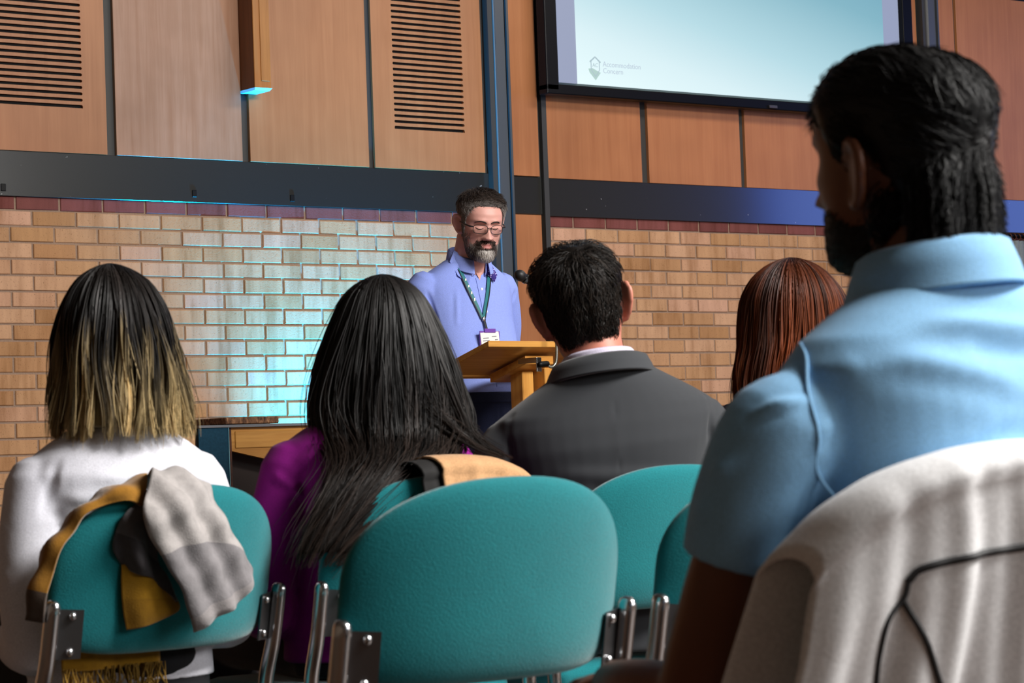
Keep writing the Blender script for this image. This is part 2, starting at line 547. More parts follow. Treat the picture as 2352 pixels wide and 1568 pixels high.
def panel(wall, x0, x1, z0, z1, mat_=M_PANEL, vent=None):
    x0, x1 = x0 * K, x1 * K
    z0 = (z0 - CZ) * K + CZ
    if vent is None:
        return bx('panel', wall, mat_, x0, x1, YP, YB, z0, z1, 0.0012)
    vx0, vx1, vz0, n = vent
    vx0, vx1 = vx0 * K, vx1 * K
    pitch, slat, th = 0.0298, 0.0160, 0.016
    r = (pitch - slat) / 2
    cz = (z0 + z1) / 2; cx = (x0 + x1) / 2
    top = vz0 + pitch * n
    mb = MB()
    mb.box(x0 - cx, vx0 - cx, 0, th, z0 - cz, z1 - cz); mb.box(vx1 - cx, x1 - cx, 0, th, z0 - cz, z1 - cz)
    mb.box(vx0 - cx, vx1 - cx, 0, th, z0 - cz, vz0 + r - pitch / 2 + slat / 2 - cz)
    mb.box(vx0 - cx, vx1 - cx, 0, th, top - cz, z1 - cz)
    p = mb.build('panel', mat_, wall, loc=(cx, YP, cz))
    bx('vent_void', p, M_BLACK, vx0 - cx, vx1 - cx, th - 0.001, th + 0.002, vz0 - cz, top - cz)
    # slats: rounded slot ends
    hw = (vx1 - vx0) / 2
    pts = []
    q = [(1 - math.cos(t), math.sin(t)) for t in np.linspace(0, math.pi / 2, 5)]
    right = [(hw - r + r * math.sin(t), slat / 2 + r * (1 - math.cos(t))) for t in np.linspace(0, math.pi / 2, 5)]
    up = [(-x, z) for x, z in right[::-1]] + right
    out = up + [(x, -z) for x, z in up[::-1]]
    nn = len(out)
    v = [(x, 0, z) for x, z in out] + [(x, th, z) for x, z in out]
    f = [tuple(range(nn))[::-1], tuple(range(nn, 2 * nn))] + [(i, (i + 1) % nn, nn + (i + 1) % nn, nn + i) for i in range(nn)]
    me = mk_mesh('slat', v, f, False); me.materials.append(mat_)
    for k in range(n):
        o = bpy.data.objects.new('slat', me); link(o, p)
        o.location = ((vx0 + vx1) / 2 - cx, 0, vz0 + pitch * (k + 0.5) + slat / 2 + r / 2 - 0.003 - cz)
    return p

zb = Z_BAND1 + 0.004
# left of the column, from the side wall to the column
xs = [5.052 - 0.744 * k for k in range(1, 13)][::-1]
for k in range(len(xs)):
    xa = xs[k] + 0.0
    panel(wall_a, xa, (xs[k + 1] if k + 1 < len(xs) else 5.052) - 0.045, zb, Z_PTOP)
panel(wall_a, 5.052, 5.770, zb, Z_PTOP, vent=(5.200, 5.648, CZ + 1.700, 27))
panel(wall_a, 5.820, 6.512, zb, Z_PTOP, M_PANEL_OLD)
panel(wall_a, 6.556, 7.258, zb, Z_PTOP)
panel(wall_a, 7.294, 7.990, zb, Z_PTOP, vent=(7.422, 7.866, CZ + 1.692, 27))
# narrow bay beside the column: panel, dark block, panel below
panel(wall_b, 8.166, 8.352, zb - 0.006, Z_PTOP)
bx('dark_band', wall_b, M_BAND, 8.166, 8.352, YB - 0.012, YB + 0.02, Z_BAND0 + 0.004, Z_BAND1 - 0.008, 0.0015)
panel(wall_b, 8.166, 8.352, 0.1, Z_BAND0 - 0.002)
bx('batten', wall_b, M_BATTEN, 8.356, 8.388, YB - 0.03, YB + 0.02, 0, Z_PTOP)
zb2 = Z_BAND1 - 0.008
for xa, xb_ in ((8.392, 9.068), (9.120, 9.804), (9.844, 10.53), (10.57, 11.285), (11.406, 11.614), (11.640, 12.40), (12.44, 13.2), (13.24, 14.0), (14.04, 14.9)):
    panel(wall_b, xa, xb_, zb2, Z_PTOP)

M_STEEL_LIT = plain('grey_side_plate', (150, 152, 154), 0.5)  # lighter steel colour paints the lit look of the column's left face
# steel columns between the bays
def column(x, name, label):
    c = tag(bx(name, None, M_STEEL, x + 0.035, x + 0.098, YB - 0.068, YB + 0.02, 0, Z_PTOP + 0.3, 0.002), label, kind='structure')
    cx = x + 0.0665; cy = (YB - 0.068 + YB + 0.02) / 2; cz = (Z_PTOP + 0.3) / 2
    bx('side_plate', c, M_STEEL_LIT, x + 0.0325 - cx, x + 0.035 - cx, -0.040, 0.043, -cz, cz)
    bx('flange', c, M_BATTEN, x - cx - 0.0, x + 0.03 - cx, -0.03, 0.04, -cz, cz)
    bx('cover_strip', c, M_STEEL, x + 0.104 - cx, x + 0.116 - cx, -0.055, 0.04, -cz, cz)
    bx('flange', c, M_BATTEN, x + 0.118 - cx, x + 0.160 - cx, -0.0, 0.04, -cz, cz)
    return c
column(8.0, 'trim_1', 'grey painted steel column in the wall behind the speaker')
column(11.285, 'trim_2', 'dark steel column at the right of the screen')

# small dark fixings in the band
for x, z in ((5.222, 2.185), (6.225, 2.190), (6.78, 2.186)):
    bx('socket', wall_a, M_BLACKFRAME, x - 0.013, x + 0.013, YB - 0.018, YB - 0.008, z - 0.016, z + 0.018, 0.002)

tag(MB().box(-4.0, 7.99, YB - 0.012, YB + 0.02, 0, 0.072).build('baseboard_front', M_DARKWOOD), 'dark baseboard along the foot of the brick wall', kind='structure')
tag(MB().box(8.39, 15.0, YB - 0.012, YB + 0.02, 0, 0.072).build('baseboard_screen', M_DARKWOOD), 'dark baseboard under the screen wall', kind='structure')

# ================================================================== FIXTURES ON THE FRONT WALL
# tall wooden box fixed over the joint of two panels
wbx = empty('wall_box', (6.5, 10.455, 2.69), 0, 'tall narrow wooden box fixture hanging on the veneer panels, lit cyan underneath', 'wall fixture')
M_BOXWOOD = wood('box_wood', (112, 64, 30), (140, 84, 42), grain=(40, 40, 2))
M_BOXFRONT = wood('box_front_wood', (176, 112, 48), (204, 138, 66), grain=(40, 40, 2))
bx('body', wbx, M_BOXWOOD, 0, 0.093, 0.004, 0.146, 0.012, 0.86, 0.002)
bx('front_frame', wbx, M_BOXFRONT, 0.0, 0.093, -0.004, 0.004, 0.012, 0.86, 0.0015)
bx('front_inlay', wbx, M_BOXFRONT, 0.036, 0.085, -0.008, -0.003, 0.045, 0.84, 0.0015)
v = [(0.004, 0.006, 0), (0.089, 0.006, 0), (0.089, 0.140, 0), (0.004, 0.140, 0), (-0.002, -0.008, 0.012), (0.096, -0.008, 0.012), (0.096, 0.146, 0.012), (-0.002, 0.146, 0.012)]
obj('base_cap', mk_mesh('base_cap', v, [(0, 3, 2, 1), (4, 5, 6, 7), (0, 1, 5, 4), (1, 2, 6, 5), (2, 3, 7, 6), (3, 0, 4, 7)], False), plain('frosted_cap', (200, 215, 220), 0.5), wbx)

# projection screen
SY = 10.483
scr = empty('projection_screen', (9.7175, SY, CZ + 1.91), 0, 'large black framed screen showing a pale slide with a small house logo', 'screen')
W2, ZH = (11.115 - 8.320) / 2, 1.90
fw_ = 0.094
def fbar(x0, x1, z0, z1): return bx('frame_bar', scr, M_BLACKFRAME, x0, x1, -0.012, 0.06, z0, z1, 0.006, 2)
fbar(-W2, W2, 0, 0.055); fbar(-W2, W2, ZH - 0.055, ZH); fbar(-W2, -W2 + fw_ - 0.012, 0.02, ZH - 0.02); fbar(W2 - fw_ + 0.012, W2, 0.02, ZH - 0.02)
M_LIP = plain('frame_lip', (38, 58, 60), 0.3)
def lip(pts):   # sloping inner lip of the frame
    obj('frame_lip', mk_mesh('frame_lip', pts + [(p[0], p[1] + 0.02, p[2]) for p in pts],
        [(0, 1, 2, 3), (4, 7, 6, 5), (0, 4, 5, 1), (1, 5, 6, 2), (2, 6, 7, 3), (3, 7, 4, 0)], False), M_LIP, scr)
a, b_ = W2 - fw_ + 0.012, W2 - fw_
lip([(-a, -0.008, 0.050), (a, -0.008, 0.050), (b_, 0.012, 0.068), (-b_, 0.012, 0.068)])
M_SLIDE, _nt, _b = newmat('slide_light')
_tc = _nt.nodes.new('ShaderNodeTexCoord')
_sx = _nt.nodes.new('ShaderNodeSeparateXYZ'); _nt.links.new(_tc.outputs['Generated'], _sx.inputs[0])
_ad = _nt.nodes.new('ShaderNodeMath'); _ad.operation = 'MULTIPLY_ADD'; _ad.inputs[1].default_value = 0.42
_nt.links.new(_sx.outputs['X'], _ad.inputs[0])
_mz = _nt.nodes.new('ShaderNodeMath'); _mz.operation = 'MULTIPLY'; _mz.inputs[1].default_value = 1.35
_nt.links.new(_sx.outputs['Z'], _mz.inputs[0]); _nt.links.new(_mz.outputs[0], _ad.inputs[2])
_col = ramp(_nt, _ad.outputs[0], [(0.0, rgb((230, 250, 252))), (0.22, rgb((214, 238, 243))), (0.45, rgb((178, 216, 226))), (0.8, rgb((126, 178, 194))), (1.0, rgb((110, 165, 185)))])  # projector hotspot and viewing-angle falloff painted into the slide's emission
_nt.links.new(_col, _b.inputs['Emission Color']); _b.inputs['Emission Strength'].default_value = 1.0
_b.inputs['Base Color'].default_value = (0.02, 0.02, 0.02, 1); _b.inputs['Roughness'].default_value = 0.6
M_MARGIN, _nt, _b = newmat('slide_margin_light')
_b.inputs['Emission Color'].default_value = rgb((158, 168, 198)); _b.inputs['Emission Strength'].default_value = 0.85
_b.inputs['Base Color'].default_value = (0.02, 0.02, 0.02, 1)
zi0, zi1 = 0.068, ZH - 0.05
bx('margin', scr, M_MARGIN, -b_, b_, 0.012, 0.04, zi0, zi1)
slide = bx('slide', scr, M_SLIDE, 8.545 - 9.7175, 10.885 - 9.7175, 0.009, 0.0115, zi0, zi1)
# logo: house shape, letters and two lines of text
def emit(name, c, s=1.0):
    m, nt, b = newmat(name); b.inputs['Emission Color'].default_value = rgb(c); b.inputs['Emission Strength'].default_value = s
    b.inputs['Base Color'].default_value = (0.01, 0.01, 0.01, 1); return m
M_LOGO = emit('logo_grey', (172, 194, 202)); M_LOGO_TXT = emit('logo_text', (186, 202, 216)); M_LOGO_GREEN = emit('logo_green', (176, 206, 200))
def flat(name, polys, mat_, parent, y):
    mb = MB()
    for p in polys:
        n = len(p); mb.add([(x, y, z) for x, z in p] + [(x, y + 0.001, z) for x, z in p],
                           [tuple(range(n)), tuple(range(n, 2 * n))[::-1]] + [(i, n + i, n + (i + 1) % n, (i + 1) % n) for i in range(n)])
    return mb.build(name, mat_, parent)
def stroke(p, q, w):
    d = Vector((q[0] - p[0], q[1] - p[1])); n = Vector((-d.y, d.x)).normalized() * w / 2
    return [(p[0] + n.x, p[1] + n.y), (p[0] - n.x, p[1] - n.y), (q[0] - n.x, q[1] - n.y), (q[0] + n.x, q[1] + n.y)]
scx, scz = slide.location.x, slide.location.z
lx, lz = -1.0475 - scx, 0.162 - scz          # emblem centre (slide-local)
ly = -0.0035
H_ = [(-.042, .052), (0, .085), (.042, .052), (.042, -.018), (0, -.072), (-.042, -.018)]
Q_ = 0.68
H_ = [(lx + x * Q_, lz + z * Q_) for x, z in H_]
outline = [stroke(H_[0], H_[5], .005), stroke(H_[2], H_[3], .005), stroke((lx - .037, lz + .029), H_[1], .008), stroke(H_[1], (lx + .037, lz + .029), .008), stroke(H_[3], H_[4], .005), stroke(H_[5], H_[4], .005)]
flat('emblem_outline', outline, M_LOGO, slide, ly)
flat('emblem_base', [[(lx - .048, lz - .008), (lx - .02, lz - .004), (lx + .01, lz - .016), (lx + .036, lz - .026), (lx + .040, lz - .022), (lx, lz - .068), (lx - .040, lz - .028)]], M_LOGO_GREEN, slide, ly + 0.0006)
def text(name, s, size, x, z, mat_, parent, y, mtx=None, align='LEFT'):
    c = bpy.data.curves.new(name, 'FONT'); c.body = s; c.size = size; c.align_x = align; c.extrude = 0.0004
    t = bpy.data.objects.new('tmp', c); COL.objects.link(t)
    dg = bpy.context.evaluated_depsgraph_get()
    me = bpy.data.meshes.new_from_object(t.evaluated_get(dg)); bpy.data.objects.remove(t, do_unlink=True)
    o = obj(name, me, mat_, parent)
    if mtx is None: o.location = (x, y, z); o.rotation_euler = (math.pi / 2, 0, 0)
    else: o.matrix_local = mtx
    return o
text('emblem_letters', 'AC', 0.029, lx, lz + 0.004, M_LOGO, slide, ly, align='CENTER')
text('logo_text', 'Accommodation', 0.040, lx + 0.052, lz + 0.010, M_LOGO_TXT, slide, ly)
text('logo_text', 'Concern', 0.040, lx + 0.052, lz - 0.026, M_LOGO_TXT, slide, ly)
bx('sensor_box', scr, plain('sensor_grey', (70, 66, 74), 0.4), 0.195, 0.255, -0.024, -0.012, 0.008, 0.024, 0.002)

# curtained window at the right end of the front wall
win = tag(MB().box(11.86, 11.94, YB - 0.02, YB + 0.02, 0.6, 2.10).box(14.3, 14.38, YB - 0.02, YB + 0.02, 0.6, 2.10).box(11.86, 14.38, YB - 0.02, YB + 0.02, 2.06, 2.12)
      .box(11.86, 14.38, YB - 0.02, YB + 0.02, 0.6, 0.66).box(13.0, 13.06, YB - 0.02, YB + 0.02, 0.66, 2.06).build('window_1', M_DARKWOOD), 'dark wooden window frame behind the grey curtain', kind='structure')
bx('pane', win, plain('window_pane', (60, 48, 40), 0.1), 11.94, 14.3, YB - 0.004, YB + 0.004, 0.66, 2.06)
bx('sill_board', win, wood('sill', (120, 76, 40), (150, 98, 56)), 12.10, 14.3, YB - 0.05, YB + 0.0, 1.90, 1.975)
rail = empty('curtain_rail', (12.6, YB - 0.11, CZ + 1.243), 0, 'dark curtain rail with wooden rings under the blue lit band', 'curtain rail')
mb = MB(); mb.tube([(-0.95, 0, 0), (1.6, 0, 0)], 0.014, n=10, seg=4); mb.build('rod', M_BLACKFRAME, rail, smooth=True)
for k in range(11):
    mb = MB(); R_ = 0.021
    mb.tube([(R_ * math.cos(t), 0.004 * math.sin(3 * t), R_ * math.sin(t) - 0.008) for t in np.linspace(0, 2 * math.pi, 13)], 0.004, n=6, seg=16, round_ends=False)
    o = mb.build('ring', M_DARKWOOD, rail, smooth=True); o.location = (-0.90 + 0.040 * k, 0, 0); o.rotation_euler = (0, 0, math.pi / 2 + 0.4)
M_CURT = fabric('grey_curtain', (150, 158, 160), (120, 128, 130), scale=200)
nx, nz = 120, 24
def curtain_pt(i, k, off):
    s = i / (nx - 1); t = k / (nz - 1)
    x = -0.90 + 0.42 * s + 0.03 * t * (s - .3)
    ph = s * 9 * 2 * math.pi + 0.6 * math.sin(s * 11)
    y = 0.024 * math.sin(ph) * (0.6 + 0.5 * t) + 0.010 * math.sin(ph * 0.5 + 3 * t)
    x += 0.012 * math.cos(ph) + 0.02 * t * math.sin(2.2 * s * 6)
    return (x, y + off, -0.03 - 1.75 * t)
v = [curtain_pt(i, k, o_) for o_ in (0, 0.004) for k in range(nz) for i in range(nx)]
n1 = nx * nz
f = [(k * nx + i, k * nx + i + 1, (k + 1) * nx + i + 1, (k + 1) * nx + i) for k in range(nz - 1) for i in range(nx - 1)]
f += [tuple(q + n1 for q in reversed(x)) for x in f]
cur = obj('curtain', mk_mesh('curtain', v, f), M_CURT, None, (12.6, YB - 0.11, CZ + 1.243))
tag(cur, 'grey pleated curtain hanging from rings at the right edge', 'curtain')

# LED uplighters standing on the floor at the foot of the front wall
def uplighter(x, y, color, power, label, aim, size=math.radians(95)):
    u = empty('floor_uplighter', (x, y, 0), 0, label, 'stage light', 'uplighters along the front wall')
    mb = MB(); mb.add(*loft([ring(0, 0, z, r, r, 24) for z, r in ((0.10, .05), (0.12, .085), (0.30, .095), (0.302, .085))]))
    mb.build('can', M_BLACKFRAME, u, smooth=True)
    mb = MB(); mb.tube([(-0.12, 0, 0.012), (-0.12, 0, 0.2)], 0.008, n=8, seg=4); mb.tube([(0.12, 0, 0.012), (0.12, 0, 0.2)], 0.008, n=8, seg=4)
    mb.tube([(-0.13, 0, 0.2), (0.13, 0, 0.2)], 0.007, n=8, seg=4); mb.box(-0.14, 0.14, -0.07, 0.07, 0, 0.014)
    mb.build('yoke', M_BLACKFRAME, u)
    mb = MB(); mb.add(*loft([ring(0, 0, z, r, r, 24) for z, r in ((0.303, .084), (0.306, .08))]))
    m, nt, b = newmat('led_lens'); b.inputs['Emission Color'].default_value = tuple(color) + (1,); b.inputs['Emission Strength'].default_value = 3
    mb.build('lens', m, u, smooth=True)
    d = bpy.data.lights.new('led_beam', 'SPOT'); d.energy = power; d.color = color; d.spot_size = size; d.spot_blend = 0.9; d.shadow_soft_size = 0.05
    o = bpy.data.objects.new('led_beam', d); link(o, u); o.location = (0, 0, 0.32)
    o.rotation_euler = (Vector(aim) - Vector((x, y, 0.32))).to_track_quat('-Z', 'Y').to_euler()
uplighter(7.06, 10.33, (0.0, 0.42, 1.0), 1300, 'black LED floor light washing the brick wall cyan', (6.92, 10.56, 2.1), math.radians(84))

# ================================================================== CHAIRS
def backrest_mesh():
    a, zt, zb_, zc = 0.240, 0.844, 0.560, 0.700
    n, m = 72, 9
    def out(th, s):
        c, q = math.cos(th), math.sin(th)
        if q >= 0: e = 2.35; b = zt - zc
        else: e = 4.6; b = zc - zb_
        x = math.copysign(abs(c) ** (2 / e), c) * a * s
        z = math.copysign(abs(q) ** (2 / e), q) * b * s + zc
        return x, z
    def place(x, z, s, side):
        th = 0.021 * (1 - s ** 5) ** 0.5 + 0.003
        y = 0.050 * (abs(x) / a) ** 2.2 - 0.052 + side * th + 0.022
        return (x, y - (z - 0.60) * 0.195, z)
    v, f = [], []
    svals = [0.12, 0.3, 0.5, 0.68, 0.82, 0.91, 0.965, 0.99, 1.0]
    idx = {}
    for side in (-1, 1):
        x, z = 0, zc
        idx[side] = len(v); v.append(place(0, zc, 0, side))
        for s in svals:
            for j in range(n):
                x, z = out(2 * math.pi * j / n, s); v.append(place(x, z, s, side))
    k = len(svals)
    for side in (-1, 1):
        o = idx[side]
        for j in range(n):
            q = (o, o + 1 + j, o + 1 + (j + 1) % n)
            f.append(q if side < 0 else q[::-1])
        for i in range(k - 1):
            for j in range(n):
                q = (o + 1 + i * n + j, o + 1 + (i + 1) * n + j, o + 1 + (i + 1) * n + (j + 1) % n, o + 1 + i * n + (j + 1) % n)
                f.append(q if side < 0 else q[::-1])
    oa, ob = idx[-1] + 1 + (k - 1) * n, idx[1] + 1 + (k - 1) * n
    for j in range(n):
        f.append((oa + j, ob + j, ob + (j + 1) % n, oa + (j + 1) % n))
    me = mk_mesh('backrest', v, f)
    bm = bmesh.new(); bm.from_mesh(me); bmesh.ops.recalc_face_normals(bm, faces=bm.faces); bm.to_mesh(me); bm.free()
    return me

def chair_proto():
    root = empty('stacking_chair', (0, 0, 0))
    obj('backrest', backrest_mesh(), M_TEAL, root)
    seat = MB().box(-0.225, 0.225, 0.05, 0.47, 0.405, 0.465).build('seat', M_TEAL, root, smooth=True, bevel=0.028, seg=4)
    MB().box(-0.205, 0.205, 0.07, 0.45, 0.392, 0.408).build('seat_pan', M_BLACKFRAME, root)
    for s in (-1, 1):
        x = s * 0.249
        mb = MB()
        mb.tube([(x, -0.016, 0.650), (x, 0.004, 0.56), (x, 0.030, 0.47), (x, 0.02, 0.36), (x * 1.02, -0.06, 0.02)], 0.0125, n=12, seg=30, flat=1.25)
        mb.build('rear_leg', M_CHROME, root, smooth=True)
        mb = MB(); mb.tube([(x, 0.03, 0.395), (x, 0.42, 0.395), (x, 0.45, 0.37), (x * 1.02, 0.50, 0.02)], 0.0125, n=12, seg=28)
        mb.build('front_leg', M_CHROME, root, smooth=True)
        for y in (-0.062, 0.502):
            mb = MB(); mb.add(*loft([ring(x * 1.02, y, z, .016, .016, 12) for z in (0.0, 0.03)])); mb.build('foot_cap', M_BLACKFRAME, root)
        # bracket plate with two rivets, lying on the back of the backrest
        def py(z): return 0.012 - (z - 0.60) * 0.195 - 0.012
        z0, z1 = 0.560, 0.642
        xa, xb_ = s * 0.196, s * 0.246
        pts = [(xa, py(z0) - 0.024, z0), (xb_, py(z0) + 0.004, z0), (xb_, py(z1) + 0.004, z1 + 0.004), (xa, py(z1) - 0.024, z1)]
        v = pts + [(p[0], p[1] + 0.004, p[2]) for p in pts]
        pl = obj('bracket_plate', mk_mesh('bracket_plate', v, [(0, 1, 2, 3), (4, 7, 6, 5), (0, 4, 5, 1), (1, 5, 6, 2), (2, 6, 7, 3), (3, 7, 4, 0)], False), M_PLATE, root)
        for z in (0.572, 0.632):
            mb = MB(); mb.add(*ellipsoid((s * 0.213, py(z) - 0.016, z), (0.0075, 0.006, 0.0075), 12, 8)); mb.build('rivet', M_CHROME, pl, smooth=True)
        mb = MB(); mb.add(*ellipsoid((s * 0.243, py(0.646) - 0.006, 0.640), (0.007, 0.006, 0.007), 12, 8)); mb.build('rivet', M_CHROME, pl, smooth=True)
    return root

proto = chair_proto()
def copy_tree(o, parent=None):
    c = o.copy(); COL.objects.link(c)
    c.parent = parent
    for ch in [q for q in bpy.data.objects if q.parent == o]:
        copy_tree(ch, c)
    return c
CHAIRS = [  # x, y, turn, label
    (2.138, 2.878, 0.0, 'teal upholstered stacking chair standing empty in the middle foreground'),
    (2.705, 2.884, 0.0, 'teal stacking chair half hidden behind the bare arm of the man in blue'),
    (2.208, 3.900, math.radians(9), 'teal stacking chair with a mustard and grey scarf thrown over its back'),
    (2.752, 3.870, 0.0, 'teal stacking chair of the woman in the purple top, a camel coat on its back'),
    (3.335, 3.900, 0.0, 'teal stacking chair with the man in the dark grey jacket on it'),
    (3.905, 3.930, 0.0, 'teal stacking chair of the red-haired woman beyond the grey jacket'),
    (2.030, 1.840, math.radians(-2), 'stacking chair under the white jacket in the right foreground'),
]
for i, (x, y, rz, lab) in enumerate(CHAIRS):
    c = proto if i == 0 else copy_tree(proto)
    c.location = (x, y, 0); c.rotation_euler = (0, 0, rz)
    tag(c, lab, 'chair', 'stacking chairs set out in rows')

# ================================================================== LECTERN, MICROPHONE, SIDE TABLE
LEC = empty('lectern', (5.204, 6.652, 0), math.radians(8), 'light oak lectern with a sloping desk in front of the speaker', 'lectern')
tn = math.tan(math.radians(17.6))
def slab(x0, x1, y0, y1, zt, th, name, mat_, parent, bevel=0.002):
    """board that slopes down towards the reader (+y); zt is the height of its top at y=0"""
    v = [(x, y, zt - y * tn - d) for d in (th, 0) for x, y in ((x0, y0), (x1, y0), (x1, y1), (x0, y1))]
    mb = MB().add(v, [(0, 3, 2, 1), (4, 5, 6, 7), (0, 1, 5, 4), (1, 2, 6, 5), (2, 3, 7, 6), (3, 0, 4, 7)])
    return mb.build(name, mat_, parent, bevel=bevel)
slab(-0.23, 0.40, 0.0, 0.265, 1.252, 0.020, 'desk_top', M_OAK, LEC)
slab(-0.23, 0.40, 0.255, 0.275, 1.267, 0.040, 'book_ledge', M_OAK, LEC)
slab(-0.010, 0.125, 0.05, 0.22, 1.222, 0.028, 'mounting_block', M_OAK, LEC)
for x0, x1, y0, y1 in ((0.025, 0.078, 0.10, 0.16), (0.092, 0.130, 0.060, 0.13), (0.165, 0.200, 0.10, 0.16)):
    bx('upright', LEC, M_OAK_V, x0, x1, y0, y1, 0.04, 1.217 - (y0 + y1) / 2 * tn - 0.02, 0.003)
bx('base', LEC, M_OAK, -0.12, 0.30, -0.08, 0.24, 0.0, 0.04, 0.006)

# gooseneck microphone clamped to the desk
mic = empty('microphone', (5.204, 6.652, 1.16), math.radians(8), 'black gooseneck microphone clamped to the lectern and reaching up to the speaker', 'microphone')
g = lambda x, y, z: (x, y, z - 1.16)
mb = MB().box(-0.045, -0.022, -0.036, 0.052, 0.018, 0.036).box(-0.045, -0.022, -0.036, -0.030, -0.012, 0.036); mb.build('clamp', M_CHROME, mic, bevel=0.002)
mb = MB(); mb.tube([g(-0.040, -0.045, 1.172), g(-0.010, -0.048, 1.174)], 0.010, n=14, seg=6); mb.build('clamp_knob', M_BLACKFRAME, mic, smooth=True)
mb = MB(); mb.tube([g(-0.012, -0.048, 1.174), g(0.004, -0.052, 1.163), g(0.020, -0.054, 1.170), g(0.028, -0.056, 1.19), g(0.031, -0.056, 1.25), g(0.030, -0.05, 1.33), g(0.012, -0.046, 1.40), g(-0.02, -0.045, 1.425), g(-0.044, -0.045, 1.434)], 0.005, n=12, seg=50)
mb.build('gooseneck', plain('gooseneck_steel', (160, 160, 150), 0.3, 0.9), mic, smooth=True)
mb = MB(); mb.tube([g(-0.036, -0.045, 1.429), g(-0.090, -0.040, 1.454)], [0.011, 0.013], n=18, seg=8); mb.build('handle', M_BLACKFRAME, mic, smooth=True)
mb = MB(); mb.tube([g(-0.084, -0.040, 1.452), g(-0.092, -0.040, 1.456)], [0.0165, 0.0165], n=18, seg=4, round_ends=False); mb.build('collar_ring', M_STEEL, mic, smooth=True)
mb = MB(); mb.add(*ellipsoid((0, 0, 0), (0.022, 0.019, 0.019), 24, 16)); hd = mb.build('grille', plain('mic_grille', (22, 22, 24), 0.5), mic, smooth=True)
hd.location = g(-0.110, -0.038, 1.464); hd.rotation_euler = (0, math.radians(24), 0)

# brass half-moon ornament and papers on the desk
M_BRASS = plain('brass', (226, 160, 66), 0.35, 0.6)
mb = MB(); mb.add(*loft([[(0.085 + r * math.cos(t) * 0.02, y, 1.231 + r * 0.022 * max(0, math.sin(t))) for t in np.linspace(0, 2 * math.pi, 24, endpoint=False)] for y, r in ((0.070, 0.9), (0.074, 1), (0.088, 1), (0.092, 0.9))]))
o = mb.build('brass_stop', M_BRASS, None, smooth=True); o.location = (5.204, 6.652, 0); o.rotation_euler = (0, 0, math.radians(8))
tag(o, 'small half-round brass stop on the top edge of the lectern', 'ornament')
M_PAPER = plain('paper', (240, 236, 228), 0.7)
def paper(x0, x1, y0, y1, lab):
    s = slab(x0, x1, y0, y1, 1.2545, 0.0018, 'paper_sheet', M_PAPER, None, bevel=0)
    s.location = (5.204, 6.652, 0); s.rotation_euler = (0, 0, math.radians(8)); tag(s, lab, 'paper')
paper(0.095, 0.215, 0.03, 0.22, 'white sheet of paper at the right end of the lectern desk')
paper(-0.20, -0.06, 0.09, 0.245, 'speaker notes lying at the left of the lectern desk')

# console with a stone slab, left of the purple top
CON = empty('console_table', (5.30, 8.60, 0), 0, 'pale wooden console with a blue side panel and brown stone slab, by the brick wall', 'table')
M_STONE, _nt, _b = newmat('brown_stone')
_v = tex(_nt, (40, 40, 20)); _c = ramp(_nt, noise(_nt, _v, 1.6, 5, 0.6, 1.0), [(0.35, rgb((60, 34, 22))), (0.55, rgb((132, 92, 62))), (0.7, rgb((176, 132, 92)))])
_nt.links.new(_c, _b.inputs['Base Color']); _b.inputs['Roughness'].default_value = 0.8
bx('stone_slab', CON, M_STONE, -0.213, 0.028, -0.13, 0.12, 1.038, 1.064, 0.003)
bx('top_board', CON, plain('grey_board', (120, 122, 128), 0.5), -0.33, 0.22, -0.125, 0.15, 1.026, 1.036)
bx('blue_panel', CON, fabric('blue_board', (30, 74, 96), (24, 62, 84), scale=90, sheen=0), -0.33, -0.198, -0.12, -0.10, 0.0, 1.025, 0.001)
bx('edge_strip', CON, plain('edge_blue', (120, 190, 205), 0.4), -0.198, -0.1955, -0.122, -0.10, 0.0, 1.025)
bx('stile', CON, M_DARKWOOD, -0.194, -0.178, -0.11, 0.14, 0.0, 1.025)
v = [(x, y, z) for y in (-0.105, -0.08) for x, z in ((-0.178, 0.935), (0.22, 0.845), (0.22, 1.025), (-0.178, 1.025))]
CP = obj('front_panel', mk_mesh('front_panel', v, [(0, 1, 2, 3), (7, 6, 5, 4), (0, 4, 5, 1), (1, 5, 6, 2), (2, 6, 7, 3), (3, 7, 4, 0)], False), M_OAK, CON)
bx('panel_field', CP, M_OAK, -0.160, 0.21, -0.110, -0.104, 0.945, 1.010, 0.002)
bx('carcass', CON, plain('carcass_brown', (40, 22, 12), 0.6), -0.176, 0.22, -0.02, 0.14, 0.0, 0.95)

# ================================================================== PEOPLE: TOOLS
HEAD_ROWS = [  # z, half width, front y, back y
    (-.120, .018, .080, .045), (-.114, .030, .088, .020), (-.104, .042, .092, .000), (-.088, .052, .092, -.030), (-.070, .060, .090, -.056),
    (-.050, .066, .088, -.074), (-.030, .070, .088, -.086), (-.008, .0735, .088, -.094), (.012, .0750, .087, -.099), (.035, .0760, .091, -.102),
    (.058, .0755, .089, -.102), (.080, .0705, .078, -.095), (.098, .0600, .060, -.080), (.111, .0450, .038, -.058), (.119, .0260, .012, -.034), (.122, .008, -.006, -.016)]


